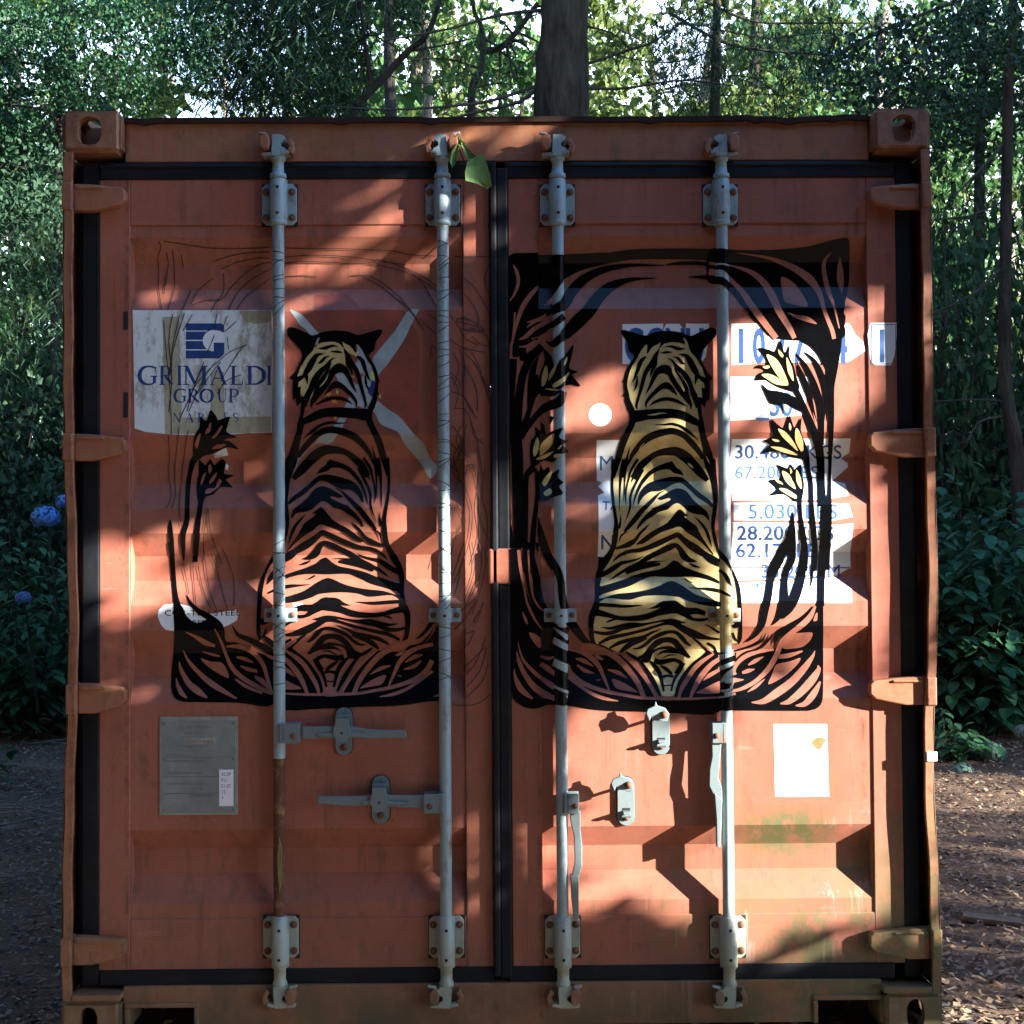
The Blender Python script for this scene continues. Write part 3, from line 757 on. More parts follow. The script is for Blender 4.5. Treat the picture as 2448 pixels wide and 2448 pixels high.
PENL2b = ['1580,70 1590,40 1700,60 1800,130 1700,140 1610,120 1660,200 1750,245', '1690,110 1800,160 1840,250 1760,230 1700,170', '1530,190 1620,260 1800,300', '1600,270 1640,370 1640,480 1610,560', '1640,390 1700,500 1740,600 1742,750', '1700,300 1760,420 1840,700',
  '1640,300 1720,380 1800,520 1845,640', '1530,450 1600,520 1640,640 1700,750 1740,810', '1560,730 1650,740 1700,850 1720,940 1790,1000', '1640,840 1600,900 1580,980 1620,1060 1690,1110', '1660,850 1640,960 1600,1100', '1540,600 1640,640 1730,800', '1690,840 1740,960 1780,1240', '1650,1180 1700,1160 1720,1200 1760,1400 1770,1600 1840,1760',
  '1660,1200 1640,1300 1700,1500 1690,1700 1640,1900', '1740,1180 1760,1300 1740,1500 1760,1700 1700,1930', '1800,1200 1780,1400 1820,1600 1800,1900', '1560,1420 1600,1500 1640,1600 1580,1700 1540,1850', '1820,380 1850,360', '1380,350 1390,250 1430,280', '1290,30 1360,100 1430,160', '1360,0 1430,50', '1560,300 1600,420 1560,560', '1540,480 1600,600 1570,720', '1550,860 1620,980 1560,1100 1600,1240', '1540,1000 1600,1080 1550,1200 1620,1300', '1530,1160 1600,1240 1560,1380']
PENL3b = ['1550,250 1600,100 1640,-10', '1560,420 1590,300 1610,200', '1750,400 1640,500 1550,600', '1740,420 1660,560 1570,660', '1790,450 1740,600 1715,600 1760,510', '1820,100 1760,380 1700,540', '1720,670 1680,760 1640,800', '1640,690 1720,670', '1805,720 1740,900 1650,1010', '1815,800 1760,980 1650,1110', '1825,920 1780,1060 1660,1180', '1805,790 1700,900 1640,960', '1850,1150 1780,1210 1700,1240 1560,1240', '1700,-10 1720,200 1640,440', '1760,-10 1770,200 1700,400', '1640,100 1560,300', '1780,20 1760,250 1650,480']
PENL2 = ['975,930 985,1100 980,1250 1000,1400 960,1500', '940,50 960,300 990,600 1000,930', '1010,0 980,200 1000,420', '1060,20 1000,300 990,480', '1130,900 1110,1000 1080,1250 1060,1500 1080,1640', '1060,870 1050,960 1025,1200 1030,1400 1000,1500', '1100,0 1010,300 1000,560 980,760', '1160,10 1090,130', '1250,370 1150,620 1060,820', '1340,370 1250,500 1130,760', '1430,180 1440,280', '1580,240 1440,300 1330,400', '1560,240 1470,370 1380,520', '1300,420 1180,560 1120,750', '1380,370 1300,470 1200,620', '1330,170 1270,310', '1430,20 1390,120', '1540,470 1420,520 1350,620', '1280,1500 1250,1700 1245,1900', '1285,1510 1300,1680 1390,1930', '1350,0 1330,120', '1500,60 1420,130 1380,140']
PENL3 = ['1085,140 1110,250 1135,385', '1165,160 1175,330 1190,480', '1205,170 1240,340 1300,500', '1245,10 1280,290 1320,440 1360,530', '1300,70 1350,200 1400,400 1430,500', '1390,30 1460,200 1485,330 1480,480']
# ------------------------------------------------------------------ container body
CT = empty('shipping_container')
tag(CT, 'rust red steel shipping container with two painted tigers on its closed doors', 'container')
LEN = 6.06
HX = 1.219
def post_dx(z, side):
    if side < 0: return .016 * math.exp(-((z - 1.12) / .42) ** 2)
    return .006 * math.exp(-((z - 1.25) / .3) ** 2) - .014 * math.exp(-((z - .75) / .28) ** 2)
HINGE_L = [(440, 505), (1037, 1102), (1634, 1706), (2239, 2307)]
HINGE_R = [(439, 498), (1023, 1093), (1617, 1685), (2218, 2292)]
def casting(cx, cz, y0, side, top):
    w, h, d = .162, .118, .178
    bm = bmesh.new()
    bmesh.ops.create_cube(bm, size=1)
    for v in bm.verts:
        v.co = Vector((v.co.x * w, v.co.y * d, v.co.z * h))
    bmesh.ops.bevel(bm, geom=list(bm.edges), offset=.011, segments=3, affect='EDGES')
    me = bpy.data.meshes.new('corner_casting'); bm.to_mesh(me); bm.free()
    o = bpy.data.objects.new('corner_casting', me); COL.objects.link(o); o.location = (cx, y0, cz)
    cut = MB()
    def oval(rx, rz, n=20, e=2.6):
        return [(math.copysign(abs(cos(2 * pi * k / n)) ** (2 / e), cos(2 * pi * k / n)) * rx, math.copysign(abs(sin(2 * pi * k / n)) ** (2 / e), sin(2 * pi * k / n)) * rz) for k in range(n)]
    tools = []
    c = MB(); c.box(-w / 2 + .026, w / 2 - .026, -d / 2 + .026, d / 2 - .026, -h / 2 + .02, h / 2 - .02); tools.append(c)
    c = MB(); rx, rz = (.034, .040) if top else (.025, .043)
    off = .004 * side
    c.prism([(x + off, z) for x, z in oval(rx, rz)], -d, -d / 2 + .05); tools.append(c)
    c = MB(); c.v = []
    pr = [(z, q) for z, q in oval(.04, .028)]
    n = len(pr)
    c.add([(-w * side * -0 + (w if side > 0 else -w), a, b) for a, b in pr] + [(0, a, b) for a, b in pr],
          [tuple(range(n)), tuple(range(2 * n - 1, n - 1, -1))] + [(i, (i + 1) % n, (i + 1) % n + n, i + n) for i in range(n)]); tools.append(c)
    c = MB(); zt = h if top else -h
    pr = oval(.03, .055)
    c.add([(a, b, zt) for a, b in pr] + [(a, b, 0) for a, b in pr],
          [tuple(range(n)), tuple(range(2 * n - 1, n - 1, -1))] + [(i, (i + 1) % n, (i + 1) % n + n, i + n) for i in range(n)]); tools.append(c)
    tobs = []
    for c in tools:
        t = c.build('cut', M_CAST); t.location = o.location; tobs.append(t)
        b = o.modifiers.new('b', 'BOOLEAN'); b.operation = 'DIFFERENCE'; b.object = t; b.solver = 'EXACT'
    bpy.context.view_layer.update()
    dg = bpy.context.evaluated_depsgraph_get()
    me2 = bpy.data.meshes.new_from_object(o.evaluated_get(dg))
    o.modifiers.clear(); o.data = me2
    for t in tobs: bpy.data.objects.remove(t)
    me2.materials.clear(); me2.materials.append(M_CAST)
    o.parent = CT
    return o
for sx in (-1, 1):
    for z, top in ((2.591 - .059, True), (.059, False)):
        for y in (.089, LEN - .089):
            casting(sx * (HX - .081), z, y, sx, top)

# corner posts
def corner_post(side, y0, y1, front):
    mb = MB(); N = 60; z0, z1 = .118, 2.473
    xo = HX * side
    for (ya, yb, xi, m) in ((y0, y0 + .012, .027, 0), (y0, y1, .006, 0)) if front else ((y0, y1, .06, 0),):
        vs = []; fs = []
        for i in range(N + 1):
            z = z0 + (z1 - z0) * i / N
            dx = post_dx(z, side) if front else 0
            wob = .0015 * sin(z * 23) if front else 0
            a = xo + dx - side * .002; b = a - side * (xi + wob)
            vs += [(a, ya, z), (b, ya, z), (b, yb, z), (a, yb, z)]
        for i in range(N):
            q = i * 4
            for k in range(4): fs.append((q + k, q + (k + 1) % 4, q + 4 + (k + 1) % 4, q + 4 + k))
        mb.add(vs, fs, m)
    if front:
        x_in = xo - side * .075
        mb.box(min(x_in, xo - side * .02), max(x_in, xo - side * .02), y0 + .095, y1, z0, z1, 0)
    return mb.build('corner_post', M_RUSTF, CT, .003)
corner_post(-1, .003, .16, True); corner_post(1, .003, .16, True)
corner_post(-1, LEN - .16, LEN - .003, False); corner_post(1, LEN - .16, LEN - .003, False)

# header, roof, floor frame, sides, rear
zh0, zh1 = unproj(900, 386, .045)[1], unproj(900, 290, .045)[1]
mb = MB()
mb.box(-HX + .163, HX - .163, .045, .10, zh0, zh1)
mb.box(-HX + .02, HX - .02, .10, .16, zh0 - .1, zh1 + .004)
mb.build('door_header', M_RUSTF, CT, .003)
lip = MB(); N = 240; vs = []; fs = []
for i in range(N + 1):
    x = -HX + .163 + (2 * HX - .326) * i / N
    dip = sum(.006 * math.exp(-((x - c) / .018) ** 2) for c in (xx(820), xx(1035), xx(1562), xx(1815), xx(1895), xx(2000), xx(350)))
    wv = .0018 * noise.noise(Vector((x * 5, 0, 0))) + (.004 * sin(x * 21) if x > xx(1790) else 0)
    zb = zh1 - .006 - dip + wv; zt = zh1 + .009 - dip * .5 + wv
    vs += [(x, .034, zb), (x, .034, zt), (x, .30, zt), (x, .30, zb)]
for i in range(N):
    q = i * 4
    for k in range(4): fs.append((q + k, q + (k + 1) % 4, q + 4 + (k + 1) % 4, q + 4 + k))
lip.add(vs, fs)
M_LIP = simple('dark_weathered_edge', (.035, .016, .011), .8, .4, 30, .2)
lip.build('roof_edge', M_LIP, CT)
def corrugated(mb, axis, fixed, depth, a0, a1, b0, b1, pitch=.278, sgn=1):
    """wall of vertical (or cross) trapezoid ribs running along b"""
    pts = []; a = a0
    while a < a1:
        for f, d in ((0, 0), (.26, 0), (.5, 1), (.76, 1)):
            if a + f * pitch <= a1: pts.append((a + f * pitch, d))
        a += pitch
    pts.append((a1, 0))
    vs = []; fs = []
    for a, d in pts:
        q = fixed - sgn * depth * d
        if axis == 'x': vs += [(q, a, b0), (q, a, b1)]
        else: vs += [(b0, a, q), (b1, a, q)]
    for i in range(len(pts) - 1): fs.append((2 * i, 2 * i + 1, 2 * i + 3, 2 * i + 2))
    mb.add(vs, fs)
for s in (-1, 1):
    mb = MB(); corrugated(mb, 'x', s * (HX - .004), .036, .162, LEN - .162, .15, 2.53, sgn=s)
    mb.box(min(s * HX, s * (HX - .05)), max(s * HX, s * (HX - .05)), .18, LEN - .18, .02, .155)
    mb.box(min(s * HX, s * (HX - .06)), max(s * HX, s * (HX - .06)), .18, LEN - .18, 2.525, 2.583)
    mb.build('side_wall', M_RUST, CT)
mb = MB(); corrugated(mb, 'z', zh1 + .004, .02, .3, LEN - .17, -HX + .05, HX - .05, .209); mb.build('roof', M_RUST, CT)
mb = MB(); mb.box(-HX + .06, HX - .06, LEN - .06, LEN - .02, .12, 2.55); mb.build('rear_wall', M_RUST, CT)
mb = MB(); mb.box(-HX + .06, HX - .06, .14, LEN - .1, .13, .17); mb.build('floor_deck', M_DARK, CT)

zs1, zs0 = unproj(900, 2353, .03)[1], .03
pl0, pl1 = xx(311, Y=.03), xx(464, Y=.03); pr0, pr1 = xx(1940, Y=.03), xx(2087, Y=.03)
pzl, pzr = unproj(390, 2408, .03)[1], unproj(2010, 2389, .03)[1]
mb = MB()
sx0, sx1 = -HX + .163, HX - .163
mb.prism([(sx0, zs0), (pl0, zs0), (pl0, pzl), (pl1, pzl), (pl1, zs0), (pr0, zs0), (pr0, pzr), (pr1, pzr), (pr1, zs0), (sx1, zs0), (sx1, zs1), (sx0, zs1)], .03, .15)
for a, b, z in ((pl0, pl1, pzl), (pr0, pr1, pzr)):      # welded pocket rims
    mb.box(a - .013, b + .013, .022, .032, z, z + .013); mb.box(a - .013, a, .022, .032, zs0, z); mb.box(b, b + .013, .022, .032, zs0, z)
for s in (-1, 1):
    a, b = sorted((s * (HX - .165), s * (HX - .03)))
    mb.box(a, b, .0, .15, .1185, zs1 - .012)
mb.build('door_sill', M_RUSTF, CT, .003)
mb = MB(); mb.box(-HX + .1, HX - .1, .45, .5, .0, .15); mb.build('cross_member', M_DARK, CT)

# ------------------------------------------------------------------ doors
def door_mesh(name, xs, label):
    x0, x1, x2, x3 = xs
    mb = MB()
    zt, zb = Z_TOP, Z_BOT
    for a, b in ((x0, x1), (x2, x3)):
        mb.box(a, b, Y_STILE, Y_STILE + .055, zb, zt)
    mb.box(x1, x2, Y_STILE, Y_STILE + .05, unproj(900, 537, .046)[1], zt)          # top rail
    mb.box(x1, x2, Y_STILE + .001, Y_STILE + .05, zb, unproj(900, 2192, .046)[1])  # bottom rail
    zz = sorted([zb] + ZBREAK + [zt])
    vs = []; fs = []
    NX = 40
    for z in zz:
        for i in range(NX + 1): vs.append((x1 + (x2 - x1) * i / NX, ypanel(z), z))
    for r in range(len(zz) - 1):
        for i in range(NX):
            a = r * (NX + 1) + i; fs.append((a, a + 1, a + NX + 2, a + NX + 1))
    mb.add(vs, fs)
    for a, b, c, d in BR:                                                           # rib end plates
        for x in (x1 + .0015, x2 - .0015):
            mb.add([(x, Y_FLAT, a), (x, Y_DEEP, b), (x, Y_DEEP, c), (x, Y_FLAT, d)], [(0, 1, 2, 3)])
    o = mb.build(name, M_RUST, CT, .0025)
    o['label'] = label
    return o
DL = door_mesh('door', (XL0, XL1, XL2, XL3), 'left door with the unfinished tiger and shipping sticker')
DR = door_mesh('door', (XR0, XR1, XR2, XR3), 'right door with the gold tiger')
mb = MB(); mb.box(LUG[0], LUG[1], Y_LUG, Y_STILE + .004, LUG[2], LUG[3]); mb.build('overlap_plate', M_RUST, DR, .006)

def gasket(name, boxes, parent):
    mb = MB()
    for b in boxes: mb.box(*b)
    return mb.build(name, M_GASK, parent, .007)
gz_t0, gz_t1 = unproj(900, 427, .04)[1], unproj(900, 386, .04)[1]
gz_b0, gz_b1 = unproj(900, 2352, .04)[1], unproj(900, 2314, .04)[1]
gasket('door_seal', [(xx(197), XL0 + .001, .044, .08, gz_b0, gz_t1), (xx(180), xx(197) + .002, .070, .10, gz_b0, gz_t1),  # second, recessed box is a black strip standing in for the shaded post gap
                     (XL0, XL3 + .004, .040, .075, gz_t0, gz_t1 - .001), (XL0 + .002, XL3, .040, .075, gz_b0, gz_b1),
                     (XL0, XL3, .036, .05, gz_t1 - .017, gz_t1 - .007)], DL)
gasket('door_seal', [(XR3 - .001, xx(2186), .044, .08, gz_b0, gz_t1), (xx(2186) - .002, xx(2199), .070, .10, gz_b0, gz_t1),  # recessed box again blackens the shaded gap at the post
                     (XR0 - .01, XR3, .040, .075, gz_t0, gz_t1 - .001), (XR0 - .01, XR3 - .03, .040, .075, gz_b0, gz_b1),
                     (XR0, XR3, .036, .05, gz_t1 - .017, gz_t1 - .007),
                     (xx(1175), xx(1191), .026, .07, gz_b0 + .02, gz_t1 - .004), (xx(1190), xx(1218), .034, .07, gz_b0 + .012, gz_t1 - .02)], DR)

# ------------------------------------------------------------------ hinges
def hinge(side, ya, yb, door):
    X = lambda px, Y=.02: xx(px, (ya + yb) / 2, Y)
    cpx = 178 if side < 0 else 2199
    x_in = X(300 if side < 0 else 2079)
    z1, z0 = unproj(cpx, ya, .02)[1], unproj(cpx, yb, .02)[1]
    xo = HX * side + post_dx((z0 + z1) / 2, side)
    x_k = xo - side * .028
    mb = MB()
    a, b = sorted((xo + side * .0005, x_k))
    mb.box(a, b, -.002, .05, z0, z1)                                                 # knuckle block
    L = x_in - x_k; h = z1 - z0
    P = [(0, 0), (.35, -.0), (.62, .10), (.90, .22), (1, .40), (1, .74), (.93, .86), (.6, .93), (.3, .98), (0, 1)]
    mb.prism([(x_k + L * u, z0 + h * v) for u, v in P], .014, .0445)
    mb.box(*sorted((x_k + L * .05, x_k + L * .6)), .008, .016, z1 - .016, z1 - .008)  # rolled rib
    return mb.build('hinge', M_RUSTF, door, .006)
for ya, yb in HINGE_L: hinge(-1, ya, yb, DL)
for ya, yb in HINGE_R: hinge(1, ya, yb, DR)

# ------------------------------------------------------------------ locking gear
def rz(k, y): return unproj(ROD_PX[k][0], y, Y_ROD)[1]
def keeper(k, top, door):
    X = ROD_X[k]; mb = MB()
    if top: za, zb = rz(k, 376), rz(k, 326)
    else: za, zb = rz(k, 2404), rz(k, 2354)
    yb_ = .046 if top else .031
    h = zb - za
    mb.box(X - .040, X + .040, yb_ - .006, yb_ + .001, za + .004, zb - .006, 1)
    m = 1 if k in (0, 2) else -1            # which lug stands in front differs from bar to bar
    if not top: m = -m
    L = lambda u: X - m * u
    mb.prism([(L(.022), za + h * .28), (L(.036), za + h * .22), (L(.046), za + h * .40), (L(.045), za + h * .80), (L(.034), za + h * 1.0), (L(.023), za + h * .92), (L(.019), za + h * .60)], -.012, yb_ - .004, 1)
    mb.prism([(L(.030), za + h * .92), (L(.052), za + h * 1.02), (L(.050), za + h * 1.10), (L(.028), za + h * 1.04)], -.004, .010, 0)
    mb.prism([(L(-.026), za + h * .22), (L(-.043), za + h * .10), (L(-.048), za + h * .45), (L(-.036), za + h * .88), (L(-.026), za + h * .70), (L(-.034), za + h * .45)], .004, yb_ - .004, 1)
    mb.prism([(L(.014), za - h * .03), (L(.044), za + h * .0), (L(.046), za + h * .12), (L(.016), za + h * .16)], .002, yb_ - .006, 0)
    mb.prism([(L(-.012), za + h * .02), (L(-.034), za + h * .10), (L(-.030), za + h * .22), (L(-.012), za + h * .2)], -.002, yb_ - .006, 0)
    return mb.build('cam_keeper', [M_GALVD, M_RUSTF, M_DARK], CT, .003)
def rod(k, door, extra=()):
    X = ROD_X[k]; mb = MB(); Z = lambda y: rz(k, y)
    seg = [(Z(374), .017), (Z(376), .0215), (Z(384), .0205), (Z(386), .0158), (Z(402), .0160), (Z(415), .0175), (Z(416.5), .0225), (Z(424), .0235), (Z(426), .022), (Z(427), .018), (Z(431), .018)]
    mb.lathe(X, Y_ROD, seg[::-1], 20, 0)
    # cam head
    def cam(z0, h, up):
        u = 1 if up else -1
        P = [(-.014, 0), (.017, 0), (.026, .22), (.024, .34), (.010, .46), (.009, .62), (.022, .78), (.021, .90), (.012, 1), (-.012, 1), (-.013, .6), (-.015, .3)]
        if k in (1, 3): P = [(-x, z) for x, z in P]
        mb.prism([(X + x, z0 + u * h * z) for x, z in P], .000, .036, 0)
    cam(Z(377), Z(327) - Z(377), True); cam(Z(2354), abs(Z(2404) - Z(2354)), False)
    zr1 = Z(2193)
    if k == 0:                                  # left bar: lower half rusted through and flattened
        mb.lathe(X, Y_ROD, [(Z(1812), ROD_R), (Z(534), ROD_R)], 20, 0)
        za = Z(1812); zz = [za - (za - zr1) * i / 8 for i in range(9)]
        mb.tube([(X - .001 - .002 * i / 8, Y_ROD, z) for i, z in enumerate(zz)], [.0165, .0150, .0155, .0160, .0150, .0155, .0150, .014, .0145], 14, 3)
        ch = Z(2000)
        mb.prism([(X + .002, ch), (X + .009, ch - .03), (X + .007, ch - .12), (X + .002, ch - .15), (X - .004, ch - .06)], Y_ROD - .0185, Y_ROD - .012, 4)
    else:
        mb.lathe(X, Y_ROD, [(zr1, ROD_R), (Z(534), ROD_R)], 24, 0)
    mb.lathe(X, Y_ROD, [(Z(540), .0175), (Z(539), .0225), (Z(530), .0235), (Z(528), .021), (Z(527), .0175)], 20, 0)
    mb.lathe(X, Y_ROD, [(Z(2201), .019), (Z(2199), .021), (Z(2192), .0205), (Z(2189), .017)], 20, 0)
    mb.lathe(X, Y_ROD, [(Z(2356), .0195), (Z(2352), .0205), (Z(2346), .019), (Z(2344), .0165), (Z(2312), .0165), (Z(2310), .0215), (Z(2303), .0225)], 20, 1)
    mats = [M_GALV, M_GALVD, M_GALV, M_RROD, M_OCHR, M_BLK, M_GOLD, M_GALV]
    for b, m in extra:
        base = len(mb.v); mb.v += b.v
        for f in b.f: mb.f.append([base + i for i in f]); mb.m.append(m); mb.sm.append(False)
    o = mb.build('locking_bar', mats, door)
    if k == 0: o['label'] = 'locking bar rusted brown in its lower half'
    return o
def guide(k, y0, y1, h0, h1, door, low):
    """bolted bearing bracket round the bar"""
    X = ROD_X[k]; mb = MB(); z1, z0 = rz(k, y0), rz(k, y1)
    m = 1 if low else 0
    w = .0490
    c = .012
    mb.prism([(X - w + c, z0), (X + w - c, z0), (X + w, z0 + c), (X + w, z1 - c), (X + w - c, z1), (X - w + c, z1), (X - w, z1 - c), (X - w, z0 + c)], .036, Y_STILE + .001, m)
    mb.prism([(X - w - .002, z0 - .003), (X + w + .003, z0 - .003), (X + w + .003, z1 + .001), (X - w - .002, z1 + .001)], .043, Y_STILE + .002, 2)
    zz1, zz0 = rz(k, h0), rz(k, h1)
    mb.lathe(X, Y_ROD, [(zz0 + .002, .0205), (zz0 + .005, .0215), ((zz0 + zz1) / 2, .0232), (zz1 - .005, .0215), (zz1 - .002, .0205)], 22, 0)
    mb.box(X - .0235, X + .0235, Y_ROD, .037, zz0, zz1, 0)
    for sx in (-1, 1):
        for z in (z0 + (z1 - z0) * .18, z0 + (z1 - z0) * .80):
            mb.dome((X + sx * .0365, .0365, z), .0105, (0, -1, 0), .8, 12, 3)
    for z in (zz0 + (zz1 - zz0) * .2, zz0 + (zz1 - zz0) * .78):
        mb.dome((X + .001, Y_ROD - .0218, z), .0048, (0, -1, 0), .5, 8, 2)
    return mb.build('bar_guide', [M_GALV, M_GALVD, M_DARK, M_BOLT], door, .002)
def clamp(k, y0, y1, door, mats):
    X = ROD_X[k]; mb = MB(); z1, z0 = rz(k, y0), rz(k, y1)
    mb.box(X - .0455, X + .0455, .040, Y_FLAT + .001, z0, z1, 0)
    mb.lathe(X, Y_ROD, [(z0, .0205), (z1, .0205)], 20, 1)
    mb.box(X - .0205, X + .0205, Y_ROD, .041, z0, z1, 1)
    for s in (-1, 1): mb.dome((X + s * .033, .0402, (z0 + z1) / 2), .0085, (0, -1, 0), .8, 10, 2)
    mb.dome((X + .001, Y_ROD - .020, (z0 + z1) / 2), .0045, (0, -1, 0), .5, 8, 3)
    return mb.build('bar_clamp', mats, door, .003)

def catch(px0, px1, py0, py1, door, closed, hook=None):
    """oval keeper plate that holds a handle"""
    mb = MB(); Y = .044
    cx = (px0 + px1) / 2
    x0, x1 = xx(px0, py0, Y), xx(px1, py0, Y); z1, z0 = unproj(cx, py0, Y)[1], unproj(cx, py1, Y)[1]
    r = (x1 - x0) / 2; xc = (x0 + x1) / 2
    P = [(xc + r * cos(a), z1 - r + r * sin(a)) for a in [pi * i / 10 for i in range(11)]] + [(xc + r * cos(a), z0 + r + r * sin(a)) for a in [pi + pi * i / 10 for i in range(11)]]
    mb.prism(P, Y - .004, Y_FLAT + .001, 0)
    P2 = [(xc + (x - xc) * 1.10, (z0 + z1) / 2 + (z - (z0 + z1) / 2) * 1.03) for x, z in P]
    mb.prism(P2, Y_FLAT - .002, Y_FLAT + .0015, 2)
    mb.dome((xc + .001, Y - .0045, z1 - r), .010, (0, -1, 0), .9, 12, 1); mb.dome((xc, Y - .0045, z0 + r * .95), .0095, (0, -1, 0), .9, 12, 1)
    zm = (z0 + z1) / 2
    if closed:
        q = r * .78
        mb.prism([(xc - q * .9, z1 - r * 1.0), (xc + q * .9, z1 - r * 1.0), (xc + q * 1.1, zm + .02), (xc + q * 1.35, zm + .002), (xc + q * .6, zm - .022), (xc - q * .6, zm - .022), (xc - q * 1.35, zm + .002), (xc - q * 1.1, zm + .02)], -.006, .006, 0)
        mb.box(xc - q * .9, xc + q * .9, .004, .043, z1 - r * .95, z1 - r * .7, 0)
        mb.dome((xc, -.006, zm + .002), .0035, (0, -1, 0), .4, 8, 2)
    else:
        mb.box(xc - r * .45, xc + r * .5, Y - .0048, Y - .002, zm - .030, zm - .024 + .006, 2)
        mb.tube([(xc - r * .5, Y - .008, zm - .037), (xc + r * .5, Y - .008, zm - .037)], .008, 10, 0)
        mb.box(xc - r * .42, xc + r * .42, .012, Y, z0 + r * 1.5, z0 + r * 1.75, 0)
        # lifted hook, standing off the plate towards the left
        s = r * .84
        mb.prism([(xc + s * .6, z1 - r * 1.3), (xc + s * .9, z1 - r * .5), (xc + s * .3, z1 + r * .2), (xc - s * .7, z1 + r * .45), (xc - s * .95, z1 + r * .95), (xc - s * 1.15, z1 + r * .4), (xc - s * 2.0, z1 + r * .1), (xc - s * 2.2, z1 - r * .4), (xc - s * 1.8, z1 - r * 1.25),
                  (xc - s * 1.5, z1 - r * .7), (xc - s * .9, z1 - r * .55), (xc - s * .5, z1 - r * 1.1), (xc, z1 - r * 1.35)], -.006, .004, 0)
        mb.box(xc - s * .4, xc + s * .5, .002, Y, z1 - r * 1.15, z1 - r * .95, 0)
        mb.dome((xc + s * .15, -.006, z1 - r * .55), .0105, (0, -1, 0), .9, 12, 1)
    return mb.build('handle_catch', [M_GALVH, M_BOLT, M_DARK], door, .0018)
def handle(k, side, hy0, hy1, door, P, hang=None):
    X = ROD_X[k]; mb = MB(); z1, z0 = rz(k, hy0), rz(k, hy1)
    s = side; w = .060 if hang is None else .046
    xa = X + s * .012; xb = X + s * w
    a, b = sorted((xa, xb))
    mb.box(a, b, -.006, -.001, z0, z1, 0); mb.box(a, b, .026, .032, z0, z1, 0)
    mb.box(*sorted((X + s * .004, X + s * .018)), -.006, .03, z0, z1, 0)
    xp = (xa * .35 + xb * .65)
    mb.dome((xp, -.0065, z0 + (z1 - z0) * .38), .008, (0, -1, 0), .8, 12, 1)
    mb.tube([(xp, -.006, z0 + (z1 - z0) * .38), (xp, .03, z0 + (z1 - z0) * .38)], .006, 8, 1)
    for pts, y0, y1 in P: mb.prism([(xx(x, y, .0), unproj(x, y, .0)[1]) for x, y in pts], y0, y1, 0)
    return mb.build('locking_handle', [M_GALVH, M_BOLT, M_DARK], door, .0022)
# ------------------------------------------------------------------ stickers and lettering
def PT(s): return [tuple(float(v) for v in q.split(',')) for q in s.split()]
def text_tris(txt, x, y, h, sx=1.0, sp=1.0, bold=0):
    """letters as triangles in crop units; (x,y) = left baseline, h = capital height"""
    cu = bpy.data.curves.new('lettering', 'FONT'); cu.body = txt; cu.size = 1; cu.space_character = sp; cu.offset = bold
    ob = bpy.data.objects.new('lettering', cu); COL.objects.link(ob)
    bpy.context.view_layer.update()
    dg = bpy.context.evaluated_depsgraph_get()
    me = bpy.data.meshes.new_from_object(ob.evaluated_get(dg))
    me.calc_loop_triangles()
    k = h / .73
    T = [tuple((x + me.vertices[i].co.x * k * sx, y - me.vertices[i].co.y * k) for i in t.vertices) for t in me.loop_triangles]
    bpy.data.objects.remove(ob); bpy.data.curves.remove(cu); bpy.data.meshes.remove(me)
    return T
